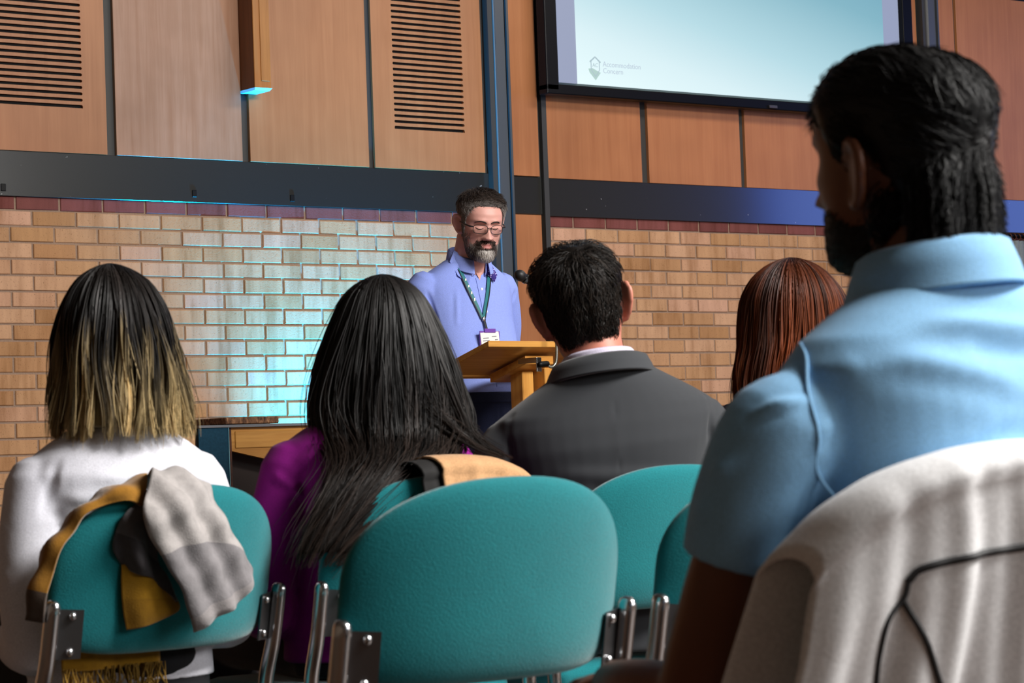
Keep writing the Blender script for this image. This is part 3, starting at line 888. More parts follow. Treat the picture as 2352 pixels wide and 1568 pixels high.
def head_surface(face=True, n=72, levels=64):
    rows = np.array(HEAD_ROWS)
    zs = np.linspace(rows[0, 0], rows[-1, 0], levels)
    # denser near the ends
    zs = rows[0, 0] + (rows[-1, 0] - rows[0, 0]) * (0.5 - 0.5 * np.cos(np.linspace(0, math.pi, levels)))
    W = np.interp(zs, rows[:, 0], rows[:, 1]); Fr = np.interp(zs, rows[:, 0], rows[:, 2]); Bk = np.interp(zs, rows[:, 0], rows[:, 3])
    rings = []
    for z, w, fr, bk in zip(zs, W, Fr, Bk):
        cy = (fr + bk) / 2 * 0.35 if z > -0.03 else fr * 0.25 + bk * 0.15
        r = []
        for j in range(n):
            a = 2 * math.pi * j / n
            c, s = math.cos(a), math.sin(a)
            e = 2.25
            x = math.copysign(abs(c) ** (2 / e), c) * w
            y = cy + math.copysign(abs(s) ** (2 / e), s) * ((fr - cy) if s >= 0 else (cy - bk))
            r.append((x, y, z))
        rings.append(r)
    v, f = loft(rings)
    v = np.array(v)
    if face:
        x, y, z = v[:, 0], v[:, 1], v[:, 2]
        front = np.clip((y - 0.03) / 0.04, 0, 1)
        g = lambda cx, cz, sx, sz: np.exp(-((x - cx) / sx) ** 2 - ((z - cz) / sz) ** 2)
        d = np.zeros(len(v))
        # nose: bridge to tip, then nostrils
        t = np.clip((0.024 - z) / 0.056, 0, 1)
        nose = np.where((z < 0.03) & (z > -0.046), (0.006 + 0.027 * t ** 1.2) * np.exp(-(x / (0.0085 + 0.0075 * t)) ** 2), 0)
        nose *= np.clip((z + 0.046) / 0.012, 0, 1)
        d += nose
        for s in (-1, 1):
            d += 0.009 * g(s * 0.014, -0.032, 0.007, 0.008)          # nostrils
            d -= 0.017 * g(s * 0.031, 0.012, 0.019, 0.013)           # sockets
            d += 0.011 * g(s * 0.031, 0.008, 0.013, 0.009)           # lids
            d += 0.006 * g(s * 0.030, 0.032, 0.022, 0.008)           # brow
            d += 0.005 * g(s * 0.044, -0.014, 0.020, 0.016)          # cheek
            d -= 0.005 * g(s * 0.046, -0.055, 0.016, 0.020)
        d += 0.0075 * g(0, -0.056, 0.022, 0.006) + 0.008 * g(0, -0.069, 0.019, 0.006)   # lips
        d -= 0.005 * g(0, -0.0625, 0.022, 0.003)
        d += 0.007 * g(0, -0.098, 0.020, 0.014)                       # chin
        v[:, 1] += d * front
    return [tuple(q) for q in v], f


def ear(side, k=1.0, dz=0.0):
    """helix rim, bowl and lobe; attached at the side of the head, standing off backwards"""
    x = side * 0.074
    rim = [(x, 0.006, 0.022), (x + side * .012, -0.006, 0.038), (x + side * .022, -0.024, 0.034), (x + side * .024, -0.031, 0.012), (x + side * .016, -0.022, -0.012), (x + side * .006, -0.008, -0.028), (x, 0.004, -0.022)]
    parts = [tube(rim, [0.005, 0.0055, 0.006, 0.006, 0.006, 0.007, 0.005], n=10, seg=26)]
    if k != 1.0: parts = [([(x + (p[0] - x) * k, p[1] * k, p[2] * k) for p in parts[0][0]], parts[0][1])]
    parts.append(ellipsoid((x + side * .006, -0.012, 0.006), (0.007, 0.023 * k, 0.031 * k), 16, 10, rot=(0, 0, side * 0.75)))
    return [([(p[0], p[1], p[2] + dz) for p in v], f) for v, f in parts]


def hand(wrist, d, palm_n, side, s=1.0):
    """palm and five bent fingers; d points along the hand, palm_n out of the palm"""
    w = Vector(wrist); d = Vector(d).normalized(); nrm = Vector(palm_n); nrm = (nrm - d * nrm.dot(d)).normalized()
    a = d.cross(nrm) * side           # towards the thumb
    P = lambda u, v, q: tuple(w + (d * u + a * v + nrm * q) * s)
    parts = [tube([P(-.02, 0, 0), P(.03, 0, 0), P(.085, 0, .004)], [0.026 * s, 0.036 * s, 0.036 * s], n=14, seg=10, flat=0.42, ref=tuple(nrm))]
    for k, (v, L) in enumerate(((.031, .068), (.011, .078), (-.009, .072), (-.028, .056))):
        parts.append(tube([P(.075, v, .002), P(.085 + L * .45, v * 1.1, .008), P(.085 + L * .8, v * 1.12, .026), P(.085 + L * .85, v * 1.12, .044)], [0.0095 * s, 0.0088 * s, 0.008 * s, 0.007 * s], n=10, seg=12))
    parts.append(tube([P(.012, .026, .004), P(.042, .052, .014), P(.070, .060, .030), P(.090, .056, .042)], [0.012 * s, 0.011 * s, 0.0095 * s, 0.008 * s], n=10, seg=12))
    return parts


def strands_mesh(paths, radii, rnd, tstart=0.0, tvals=None):
    """paths N,K,3; three-sided tapered tubes as one mesh with 't' and 'rnd' attributes"""
    N, K, _ = paths.shape
    T = np.gradient(paths, axis=1); T /= np.linalg.norm(T, axis=2, keepdims=True) + 1e-9
    ref = np.cross(paths[:, -1] - paths[:, 0], paths[:, K // 2] - paths[:, 0])
    ln = np.linalg.norm(ref, axis=1, keepdims=True)
    alt = np.cross(paths[:, -1] - paths[:, 0], np.array([0.31, 0.52, 0.17])); alt /= np.linalg.norm(alt, axis=1, keepdims=True) + 1e-12
    ref = np.where(ln > 1e-9, ref / (ln + 1e-15), alt)[:, None, :]
    A = np.cross(T, ref); A /= np.linalg.norm(A, axis=2, keepdims=True) + 1e-9
    B = np.cross(T, A)
    vs = []
    for j in range(3):
        a = 2 * math.pi * j / 3
        vs.append(paths + radii[..., None] * (math.cos(a) * A + math.sin(a) * B))
    V = np.stack(vs, axis=2).reshape(-1, 3)          # N,K,3
    base = (np.arange(N)[:, None, None] * K + np.arange(K - 1)[None, :, None]) * 3
    j = np.arange(3)[None, None, :]
    q = np.stack([base + j, base + (j + 1) % 3, base + 3 + (j + 1) % 3, base + 3 + j], axis=-1).reshape(-1, 4)
    t = np.repeat((np.broadcast_to(np.linspace(tstart, 1, K), (N, K)) if tvals is None else tvals)[..., None], 3, axis=2).reshape(-1)
    r = np.repeat(np.repeat(np.asarray(rnd)[:, None], K, 1)[..., None], 3, axis=2).reshape(-1)
    return V, q, t, r


def hair_object(name, pieces, material, parent):
    """pieces: (V, quads/tris, t, rnd)"""
    vs, fs, ts, rs = [], [], [], []; n = 0
    for V, q, t, r in pieces:
        vs.append(np.asarray(V, float)); ts.append(np.asarray(t, float)); rs.append(np.asarray(r, float))
        fs.extend([tuple(int(i) + n for i in x) for x in q]); n += len(V)
    V = np.vstack(vs)
    me = bpy.data.meshes.new(name); me.from_pydata(V.tolist(), [], fs); me.update()
    me.polygons.foreach_set('use_smooth', [True] * len(me.polygons))
    for nm, arr in (('t', np.concatenate(ts)), ('rnd', np.concatenate(rs))):
        at = me.attributes.new(nm, 'FLOAT', 'POINT'); at.data.foreach_set('value', arr.astype(np.float32))
    return obj(name, me, material, parent)


def apply(M4, V):
    m = np.array(M4); V = np.asarray(V, float); return V @ m[:3, :3].T + m[:3, 3]


def short_hair(head, mask, M4, count, length, flow, lift, off, rad, seed, K=5, tip_t=None, wave=0.0, cap=True, capt=0.35, thr=0.25):
    """hair grown on a head surface (head-local), with a close fitting cap under it"""
    r = np.random.default_rng(seed)
    V = np.array(head[0]); F = head[1]
    tri = np.array([q for f in F for q in ((f[0], f[1], f[2]), (f[0], f[2], f[-1]))[:len(f) - 2]])
    a, b, c = V[tri[:, 0]], V[tri[:, 1]], V[tri[:, 2]]
    nr = np.cross(b - a, c - a); ar = np.linalg.norm(nr, axis=1); nr = nr / (ar[:, None] + 1e-12)
    cen = (a + b + c) / 3
    flip = np.sum(nr * (cen - np.array([0, 0, 0])), axis=1) < 0; nr[flip] *= -1
    wgt = mask(cen)
    fade = getattr(mask, 'fade', None)
    off_ = off
    if fade is not None: off = lambda c: off_(c) * (0.15 + 0.85 * fade(c))
    pr = ar * np.clip(wgt, 0, 1); pr /= pr.sum()
    k = r.choice(len(tri), count, p=pr)
    u = r.uniform(size=(count, 2)); fl = u.sum(1) > 1; u[fl] = 1 - u[fl]
    root = a[k] + u[:, :1] * (b[k] - a[k]) + u[:, 1:] * (c[k] - a[k])
    n = nr[k]
    d = flow(root, n) + r.normal(size=(count, 3)) * 0.18
    d -= n * np.sum(d * n, axis=1)[:, None]; d /= np.linalg.norm(d, axis=1)[:, None] + 1e-9
    L = length(root) * r.uniform(0.7, 1.15, count)
    o = off(root)
    t = np.linspace(0, 1, K)[None, :, None]
    side = np.cross(n, d)
    ph = r.uniform(0, 6.28, count)
    P = root[:, None, :] + d[:, None, :] * (L[:, None, None] * t) + n[:, None, :] * (o[:, None, None] * r.uniform(0.5, 1.05, count)[:, None, None] * np.minimum(1, t * 4) - (L[:, None, None] * t) ** 2 / 0.22 + lift * L[:, None, None] * np.sin(t * 2.2))
    if wave: P = P + side[:, None, :] * (wave * np.sin(t * 7 + ph[:, None, None]))
    R = rad * (1 - 0.75 * np.linspace(0, 1, K) ** 2)[None, :] * r.uniform(0.7, 1.3, count)[:, None]
    tt = np.broadcast_to(np.linspace(0, 1, K), (count, K))
    if tip_t is not None: tt = np.repeat(tip_t(root)[:, None], K, 1)
    pieces = []
    Vs, q, ts, rs = strands_mesh(P, R, r.uniform(size=count), tvals=tt)
    pieces.append((apply(M4, Vs), q, ts, rs))
    if cap:
        vn = np.zeros_like(V); 
        for i in range(3): np.add.at(vn, tri[:, i], nr * ar[:, None])
        vn /= np.linalg.norm(vn, axis=1)[:, None] + 1e-12
        mv = np.clip(mask(V), 0, 1)
        keep = [f for f in F if all(mv[i] > thr for i in f)]
        CV = V + vn * (off(V) * np.minimum(1, mv) * 0.85 + 0.0008)[:, None]
        tc = np.full(len(V), capt) if tip_t is None else tip_t(V)
        used = sorted({i for f in keep for i in f}); ix = {i: j for j, i in enumerate(used)}
        pieces.append((apply(M4, CV[used]), [tuple(ix[i] for i in f) for f in keep], tc[used], np.full(len(used), 0.35)))
    return pieces


def long_hair(levels, count, seed, rad=0.0011, phi=(-2.75, 2.75), clumps=46, tight=0.55, wobble=0.006, K=22, ends=(0.92, 1.04), part=0.0, sweep=None, layers=0.10, flyaway=0.01, open_front=0.5):
    """hair falling from the crown over a body of given cross-sections.
    levels: (z, cx, cy, rx, ry) from the crown down; phi 0 is the back of the head"""
    r = np.random.default_rng(seed)
    Lv = catmull(np.array(levels, float), 90)
    u = np.linspace(0, 1, len(Lv))
    # arc length parameter so that strands advance evenly
    seg = np.sqrt(np.diff(Lv[:, 0]) ** 2 + np.diff(Lv[:, 3]) ** 2); acc = np.concatenate([[0], np.cumsum(seg)]); acc /= acc[-1]
    def S(ph, t, depth):
        tt = np.clip(t, 0, 1)
        z, cx, cy, rx, ry = (np.interp(tt, acc, Lv[:, i]) for i in range(5))
        ex = np.maximum(t - 1, 0) * 0.3
        return np.stack([cx + np.sin(ph) * rx * depth, cy - np.cos(ph) * ry * depth, z - ex], axis=-1)
    ph0 = r.uniform(phi[0], phi[1], count)
    cl = np.sort(r.uniform(phi[0], phi[1], clumps)); ci = np.abs(ph0[:, None] - cl[None]).argmin(1)
    cr = r.normal(size=(clumps, 4))
    start = 0.07 * r.uniform(0.0, 1.0, count) ** 2.5
    lo, hi = ends
    end = r.uniform(lo, hi, count) + 0.012 * cr[ci, 3]
    s = np.linspace(0, 1, K)[None, :]
    t = start[:, None] + (end - start)[:, None] * s
    ph = ph0[:, None] + (cl[ci] - ph0)[:, None] * tight * s ** 1.6
    ph = ph + 0.03 * cr[ci, 0][:, None] * np.sin(5 * s + cr[ci, 1][:, None] * 3) * s
    depth = 1 - layers * r.uniform(0, 1, count)[:, None] ** 1.5 + 0.02 * cr[ci, 2][:, None] * np.sin(7 * s + 2 * cr[ci, 1][:, None]) * s
    P = S(ph, t, depth)
    if wobble:
        P[..., 0] += wobble * s * (np.sin(9 * s + cr[ci, 0][:, None] * 4) + 0.4 * r.normal(size=(count, 1)))
        P[..., 1] += wobble * s * np.cos(8 * s + cr[ci, 1][:, None] * 4)
    P += r.normal(size=(count, 1, 3)) * flyaway * (s ** 2)[..., None] * (r.uniform(size=(count, 1, 1)) > 0.85)
    if sweep is not None: P = sweep(P, s)
    R = rad * r.uniform(0.6, 1.4, count)[:, None] * (1 - 0.7 * s ** 3)
    V, q, tv, rv = strands_mesh(P, R, np.clip(0.5 + 0.22 * cr[ci, 1] + r.normal(size=count) * 0.15, 0, 1), tvals=t)
    pieces = [(V, q, tv, rv)]
    # closed core under the strands
    n = 48; rings = []; tl = []
    for tt in np.linspace(0.0, 0.97, 40) ** 1.3:
        ang = np.linspace(0, 2 * math.pi, n, endpoint=False)
        g = 1 + 0.012 * np.sin(ang * 13) + 0.008 * np.sin(ang * 29 + 6 * tt)
        aw = np.abs((ang + math.pi) % (2 * math.pi) - math.pi)
        g = g * (1 - open_front * np.clip((aw - 2.0) / 0.45, 0, 1) * min(1, tt * 5))
        rg = S(ang, np.full(n, tt), 0.91 * g); rg[:, 2] -= 0.008 * (1 - min(1, tt * 4))
        if sweep is not None: rg = sweep(rg[:, None, :], np.full((1, 1), tt))[:, 0, :]
        rings.append(rg); tl.append(tt)
    cv, cf = loft([[tuple(p) for p in rg] for rg in rings])
    ct = np.concatenate([np.repeat(tl, n), [0, 0.97]])
    pieces.append((np.array(cv), cf, ct, np.full(len(cv), 0.12)))
    return pieces


def head_matrix(c, yaw=0, pitch=0, roll=0, s=1.0):
    d = (s, s, s) if isinstance(s, (int, float)) else s
    return Matrix.Translation(c) @ Euler((pitch, roll, yaw), 'XYZ').to_matrix().to_4x4() @ Matrix.Diagonal((d[0], d[1], d[2], 1))


def collar(cx, cy, z, rx, ry, h, flare, tilt=0.0, gap=0.35, th=0.004, name='collar', material=None, parent=None, roll=0.0, drop=None):
    """turned-down collar: stands up around the neck and folds over; open at the front"""
    n = 60; prof = [(-0.3, -0.4), (0.0, 0.0), (0.10, 1.0), (0.30, 1.12), (0.55, 1.0), (0.8, 0.5), (1.0, 0.0), (1.04, -0.06)]
    # (outward in flare units, height in h units) inner foot, up, fold, down outer fall
    v, f = [], []
    for i in range(n):
        a = math.pi / 2 + gap + (2 * math.pi - 2 * gap) * i / (n - 1)
        dr = drop(a) if drop else 1.0
        for (o, q) in prof:
            k = 1 if q >= 0 else 1
            rr = o * flare
            x = math.cos(a) * (rx + rr); y = math.sin(a) * (ry + rr)
            zz = h * q if o <= 0.3 else h * (1.12 - (1.12 - q) * dr)
            v.append((cx + x, cy + y, z + zz + tilt * y + roll * x))
    m = len(prof)
    for i in range(n - 1):
        for j in range(m - 1):
            f.append((i * m + j, (i + 1) * m + j, (i + 1) * m + j + 1, i * m + j + 1))
    me = mk_mesh(name, v, f)
    o = obj(name, me, material, parent)
    sd = o.modifiers.new('thickness', 'SOLIDIFY'); sd.thickness = th; sd.offset = 0
    return o


def torso(rows, e=2.3, n=44):
    """rows: z, cx, cy, rx, ry_front, ry_back"""
    return loft([ring(r[1], r[2], r[0], r[3], r[4], n, e, r[5]) for r in rows])


def legs_seated(hip_y, k=1.0, grow=0.0):
    P = []
    for s in (-1, 1):
        P.append(tube([(s * .085, hip_y, .535), (s * .10, hip_y + .22, .545), (s * .11, hip_y + .42, .525)], [.085 * k + grow, .078 * k + grow, .058 * k + grow], n=18))
        P.append(tube([(s * .11, hip_y + .42, .515), (s * .11, hip_y + .43, .34), (s * .11, hip_y + .40, .10)], [.058 * k + grow, .054 * k + grow, .040 * k + grow], n=16))
    P.append(ellipsoid((0, hip_y - .01, .545), (.165 * k + grow, .12 * k + grow, .085 * k + grow)))
    return P


def shoes(parent, hip_y, material):
    for s in (-1, 1):
        mb = MB(); x = s * .11; y = hip_y + .40
        mb.add(*loft([ring(x, y + .06 + dy, z, rx, ry, 20, 2.6) for z, rx, ry, dy in ((0.0, .044, .135, .01), (0.02, .046, .138, .01), (0.05, .044, .125, .0), (0.085, .036, .075, -.04), (0.115, .034, .045, -.06))]))
        mb.build('shoe', material, parent, smooth=True)
from mathutils.bvhtree import BVHTree

# ================================================================== PEOPLE
def skin_body(name, parts, voxel, material, parent, heads=(), smooth=2):
    o = fuse(name, parts, voxel, material, parent, smooth)
    co = get_co(o.data); lip = np.zeros(len(co))
    for M4 in heads:
        q = apply(M4.inverted(), co)
        m = 0.8 * np.exp(-(q[:, 0] / 0.018) ** 4 - ((q[:, 2] + 0.0625) / 0.0105) ** 4) * (q[:, 1] > 0.06)
        lip = np.maximum(lip, m)
    at = o.data.attributes.new('lip', 'FLOAT', 'POINT'); at.data.foreach_set('value', lip.astype(np.float32))
    return o


def sm(x, a, b): return np.clip((x - a) / (b - a), 0, 1)


def scalp(front=0.078, nape=-0.088, side=0.03, burn=-0.025, rec=0.0):
    Y = [-.12, -.05, -.038, -.022, .004, .012, .026, .036, .050, .070, .092]
    Z = [nape, nape + .008, -.03, side, side - .004, burn, burn + .004, .030, .052, front - .012, front]
    def m(c):
        zh = np.interp(c[:, 1], Y, Z)
        return sm(c[:, 2] - zh - rec * sm(np.abs(c[:, 0]), .025, .05) * sm(c[:, 1], .03, .06), -0.003, 0.006)
    m.fade = lambda c: sm(c[:, 2] - np.interp(c[:, 1], Y, Z), 0.0, 0.04)
    return m


def down_flow(crown=(0, -.055, .105)):
    c0 = np.array(crown)
    def fl(p, n):
        d = p - c0; d = d - n * np.sum(d * n, axis=1)[:, None]
        return d / (np.linalg.norm(d, axis=1)[:, None] + 1e-6)
    return fl


def const(v): return lambda c: np.full(len(c), float(v))


SHOE = plain('black_shoe', (18, 17, 17), 0.4)

# ------------------------------------------------------------------ man in the light blue polo, right foreground
def big_man():
    P = empty('person', (2.08, 1.945, 0), 0, 'man with slicked dark hair in a light blue polo shirt, seated in the right foreground', 'person')
    M4 = head_matrix((-0.002, 0.046, 1.184), math.radians(4), math.radians(-3), 0, (1.04, 1.04, 0.96))
    hs = head_surface()
    body = [xf(hs, M4)] + [xf(p, M4) for s in (-1, 1) for p in ear(s, 1.1, -0.026)]
    body.append(tube([(0, -.02, .98), (0, -.008, 1.06), (0.005, .02, 1.14)], [.070, .064, .066], n=24))
    body.append(torso([(.50, 0, 0, .17, .11, .10), (.70, 0, 0, .17, .11, .11), (.90, 0, 0, .18, .10, .105), (.97, 0, 0, .14, .08, .085), (1.02, 0, 0, .08, .06, .06)]))
    for s in (-1, 1):
        body.append(tube([(s * .185, .010, .890), (s * .250, .045, .78), (s * .268, .088, .67), (s * .268, .125, .595)], [.036, .049, .046, .042], n=20))
        body.append(tube([(s * .268, .115, .60), (s * .245, .24, .60), (s * .18, .36, .600)], [.043, .042, .030], n=18))
        body += hand((s * .17, .375, .600), (-s * .5, .85, -.05), (0, 0, -1), -s)
    body += legs_seated(0.02, 0.98)
    skin_body('body', body, 0.006, M_SKIN_BROWN, P, [M4])
    shirt = [torso([(.50, 0, .01, .205, .145, .125), (.58, 0, .005, .208, .145, .130), (.68, 0, 0, .202, .142, .135), (.78, 0, 0, .197, .136, .138), (.86, 0, -.002, .208, .130, .140), (.915, 0, -.004, .218, .120, .135),
                    (.950, 0, -.006, .218, .108, .122), (.982, 0, -.008, .190, .094, .108), (1.008, 0, -.010, .150, .084, .094), (1.030, 0, -.010, .112, .076, .082), (1.050, 0, -.010, .084, .070, .074)])]
    for s in (-1, 1):
        shirt.append(tube([(s * .150, .000, .905), (s * .222, .014, .880), (s * .252, .036, .815), (s * .262, .055, .750)], [.050, .068, .062, .057], n=28, seg=22, round_ends=False))
    D = [ripple(0.0026, 14, 3)]
    # armhole seams and the pull folds of the shirt
    for s in (-1, 1):
        D += [fold((s * .205, -.05, .985), (s * .208, -.10, .90), .008, -.007), fold((s * .208, -.10, .91), (s * .200, -.110, .83), .008, -.007), fold((s * .200, -.110, .84), (s * .195, -.10, .77), .009, -.006)]
    D += [fold((-.19, -.125, .800), (-.02, -.155, .870), .016, .015), fold((-.19, -.125, .775), (.05, -.155, .825), .014, .014), fold((-.16, -.13, .845), (-.03, -.155, .90), .013, .008),
          fold((-.19, -.12, .735), (.06, -.15, .775), .018, .012), fold((-.19, -.11, .70), (.02, -.15, .72), .016, .008), fold((-.18, -.125, .79), (-.06, -.15, .83), .008, -.008),
          fold((-.315, .03, .845), (-.225, -.05, .890), .012, .011), fold((-.315, .05, .805), (-.225, -.035, .840), .013, .009), fold((-.30, .0, .905), (-.235, -.05, .925), .010, .007), fold((-.31, .05, .775), (-.25, -.01, .79), .010, .006),
          fold((-.14, -.10, 1.00), (.14, -.115, .975), .016, .009), fold((-.06, -.12, .965), (.17, -.115, .935), .016, -.008), fold((-.18, -.10, .965), (.0, -.14, .92), .02, .007), fold((-.10, -.145, .90), (.12, -.15, .885), .022, .006),
          fold((.08, -.09, 1.02), (.20, -.07, .975), .012, .008)]
    M_POLO = fabric('light_blue_pique', (150, 202, 242), (136, 190, 234), scale=500, bstr=0.3, sheen=0.15, patch=4)
    po = fuse('polo_shirt', shirt, 0.006, M_POLO, P, 4, D)
    pb = BVHTree.FromPolygons([tuple(v.co) for v in po.data.vertices], [tuple(p.vertices) for p in po.data.polygons])
    for s in (-1, 1):
        pts = []
        for x, y, z in np.array([(.205, .03, 1.0), (.226, -.01, .978), (.238, -.045, .935), (.240, -.064, .88), (.234, -.074, .83), (.226, -.078, .78)]):
            h = pb.find_nearest(Vector((s * x, y, z))); pts.append(tuple(h[0] + h[1] * 0.0006))
        mb = MB(); mb.tube(pts, 0.0022, n=8, seg=60); mb.build('armhole_seam', M_POLO, P, smooth=True)
    collar(-0.004, -.004, 1.032, .064, .062, 0.046, 0.036, tilt=-0.10, gap=0.25, th=0.005, name='collar', material=M_POLO, parent=P, roll=0.06)
    fuse('trousers', [(v, f) for v, f in legs_seated(0.02, 1.06, 0.006)] + [torso([(.47, 0, 0, .19, .13, .12), (.60, 0, 0, .19, .13, .12)])], 0.008, fabric('dark_chinos', (40, 42, 50)), P, 3)
    shoes(P, 0.02, SHOE)
    hm = hair_mat('black_hair', (9, 8, 9), (22, 22, 24), 0.3, 0.38, 0.6)
    off = lambda c: 0.013 + 0.001 * sm(c[:, 2], 0.0, 0.11) + 0.002 * np.sin(c[:, 0] * 90 + c[:, 2] * 40) * sm(c[:, 2], -.09, 0)
    pcs = short_hair(hs, scalp(0.07, -0.110, 0.008, 0.0), M4, 6000, lambda c: 0.045 + 0.012 * sm(c[:, 2], 0, .1), down_flow((.01, .105, .085)), 0.0, off, 0.0009, 11, K=7, wave=0.0022)
    nape = lambda c: sm(-c[:, 2], 0.030, 0.05) * sm(-c[:, 1], 0.02, 0.04)
    pcs += short_hair(hs, nape, M4, 1400, const(0.055), down_flow((0, -.05, .12)), 0.22, const(0.016), 0.0010, 12, K=8, wave=0.007, cap=False)
    # longer hair over the nape, down to the collar
    ev, ef = ellipsoid((0.004, -0.018, 1.118), (.052, .046, .058), 28, 18)
    pcs.append((np.array(ev), ef, np.full(len(ev), .3), np.full(len(ev), .3)))
    rr = np.random.default_rng(77); N = 2600
    a = rr.uniform(-1.3, 1.3, N); z0 = rr.uniform(1.10, 1.20, N); L = rr.uniform(.02, .075, N); cl = np.round(a * 5.0) / 5.0; jit = rr.normal(size=N)
    pth = []
    for k in range(9):
        t = k / 8; z = np.maximum(z0 - L * t, 1.066 + .004 * jit); rad_ = .0615 + .0035 * np.sin(a * 23 + 2 * jit) + .012 * t * t * (0.3 + 0.7 * np.sin(a * 4 + 1) ** 2)
        aa = a + (cl - a) * .55 * t + .06 * np.sin(5 * t + jit)
        pth.append(np.stack([np.sin(aa) * rad_ * 1.06, -.008 - np.cos(aa) * rad_ * (1.0 - .10 * np.clip((z - 1.14) / .06, 0, 1)), z], 1))
    V_, q_, t_, r2 = strands_mesh(np.stack(pth, 1), np.full((N, 9), .0010) * np.linspace(1, .4, 9)[None], rr.uniform(size=N)); pcs.append((V_, q_, t_, r2))
    hair_object('hair', pcs, hm, P)
    beard = lambda c: sm(-c[:, 2], 0.045 + 0.02 * sm(-c[:, 1], -.05, -.02), 0.065 + 0.02 * sm(-c[:, 1], -.05, -.02)) * sm(c[:, 1], -0.012, 0.004) * (1 - np.exp(-(c[:, 0] / .022) ** 4 - ((c[:, 2] + .0625) / .012) ** 4)) * (1 - sm(c[:, 1], .078, .088) * sm(c[:, 2], -.05, -.04))
    hair_object('beard', short_hair(hs, beard, M4, 2200, const(0.006), lambda p, n: np.tile(np.array([0, .3, -1.0]), (len(p), 1)), 0.2, const(0.0015), 0.0007, 13, K=4), hair_mat('black_beard', (16, 14, 14), (30, 27, 26), 0.3, 0.5, 0.4), P)
big_man()

# ------------------------------------------------------------------ generic seated woman
def seated_woman(root, rz, label, zsh, shw, head, head_yaw, head_s, skinm, topm, deform, arms, bust=0.0, lean=0.0, legm=None, voxel=0.006, roll=0.0):
    P = empty('person', root, rz, label, 'person')
    M4 = head_matrix(head, head_yaw, math.radians(-4), 0, head_s)
    hs = head_surface()
    body = [xf(hs, M4)] + [xf(p, M4) for s in (-1, 1) for p in ear(s)]
    body.append(tube([(0, -.012, zsh - .01), (head[0] * .4, -.004, zsh + .06), (head[0] * .8, head[1] * .6, head[2] - .05)], [.058, .050, .052], n=20))
    k = shw / 0.18
    body.append(torso([(.50, 0, 0, .14, .09, .09), (.70, 0, 0, .13 * k, .09, .09), (zsh - .09, 0, 0, .15 * k, .085, .09), (zsh - .02, 0, 0, .12 * k, .065, .07), (zsh + .02, 0, 0, .06, .05, .05)]))
    top = [torso([(.50, 0, .0, .165 * k, .115, .112), (.58, 0, 0, .160 * k, .112, .110), (.68, 0, 0, .152 * k, .112, .108), (zsh - .15, 0, 0, .160 * k, .120, .112), (zsh - .085, 0, -.002, .176 * k, .115, .114),
                  (zsh - .050, 0, -.004, .182 * k, .100, .108), (zsh - .020, 0, -.006, .160 * k, .086, .096), (zsh + .005, 0, -.008, .126 * k, .074, .082), (zsh + .026, 0, -.010, .092 * k, .064, .070), (zsh + .042, 0, -.010, .064, .056, .058)])]
    for s, (el, wr) in zip((-1, 1), arms):
        sh = (s * (shw - .030), -.004, zsh - .068)
        mid = tuple((np.array(sh) + np.array(el)) / 2 + np.array((s * .012, 0, 0)))
        body.append(tube([sh, mid, el], [.040, .038, .034], n=16)); body.append(tube([el, tuple((np.array(el) + np.array(wr)) / 2), wr], [.035, .032, .023], n=16))
        d = np.array(wr) - np.array(el); body += hand(tuple(np.array(wr) + d / np.linalg.norm(d) * .02), tuple(d), (0, 0, -1), -s, 0.9)
        top.append(tube([sh, mid, el], [.056, .054, .048], n=24, seg=20)); top.append(tube([el, tuple((np.array(el) + np.array(wr)) / 2 + np.array((0, 0, -.004))), wr], [.049, .045, .036], n=20, seg=16))
    body += legs_seated(0.01, 0.9)
    skin_body('body', body, 0.007, skinm, P, [M4])
    fuse('top', top, voxel, topm, P, 4, deform)
    fuse('trousers', legs_seated(0.01, 0.95, 0.008) + [torso([(.47, 0, 0, .165, .11, .11), (.58, 0, 0, .16, .11, .11)])], 0.009, legm or fabric('black_trousers', (24, 24, 28)), P, 3)
    shoes(P, 0.01, SHOE)
    return P, hs, M4

# ---- woman with the fair-ended bob, white blouse
M_BLOUSE = fabric('white_blouse', (232, 232, 240), (216, 216, 228), scale=420, bstr=0.2, sheen=0.1)
D1 = [ripple(0.0025, 14, 5),
      fold((-.17, -.06, .80), (.15, -.11, .80), .012, -.006), fold((-.16, -.09, .825), (.16, -.09, .83), .014, .006), fold((-.10, -.11, .86), (.16, -.08, .855), .013, .005),
      fold((-.10, -.11, .74), (.0, -.11, .66), .014, .006), fold((-.05, -.11, .77), (.05, -.11, .68), .014, -.005), fold((-.15, -.07, .90), (-.18, -.07, .80), .012, -.005),
      fold((-.23, -.02, .78), (-.17, -.06, .74), .012, .006), fold((-.24, -.05, .70), (-.17, -.09, .66), .012, .007), fold((-.24, -.07, .64), (-.16, -.1, .60), .012, .007), fold((-.22, -.1, .585), (-.15, -.05, .56), .012, .006)]
P1, hs1, M1 = seated_woman((2.205, 4.057, 0), 0, 'woman with a dark to blonde bob in a white blouse, seated at the left', .918, .190, (0.004, 0.012, 1.113), math.radians(-12), 0.95,
    M_SKIN_PALE, M_BLOUSE, D1, [((-.205, -.065, .575), (-.13, .16, .575)), ((.205, -.03, .59), (.12, .18, .58))])
collar(0, -.008, .925, .056, .054, 0.022, 0.022, tilt=-0.1, gap=0.5, th=0.004, name='collar', material=M_BLOUSE, parent=P1)
lv = [(1.244, 0, 0, .003, .003), (1.240, 0, 0, .020, .022), (1.228, 0, 0, .045, .048), (1.208, .002, 0, .068, .072), (1.175, .002, -.002, .088, .092), (1.13, .003, -.006, .103, .104), (1.07, .003, -.010, .114, .112), (1.01, .003, -.014, .121, .114), (.97, .003, -.018, .125, .112), (.935, .003, -.020, .127, .108)]
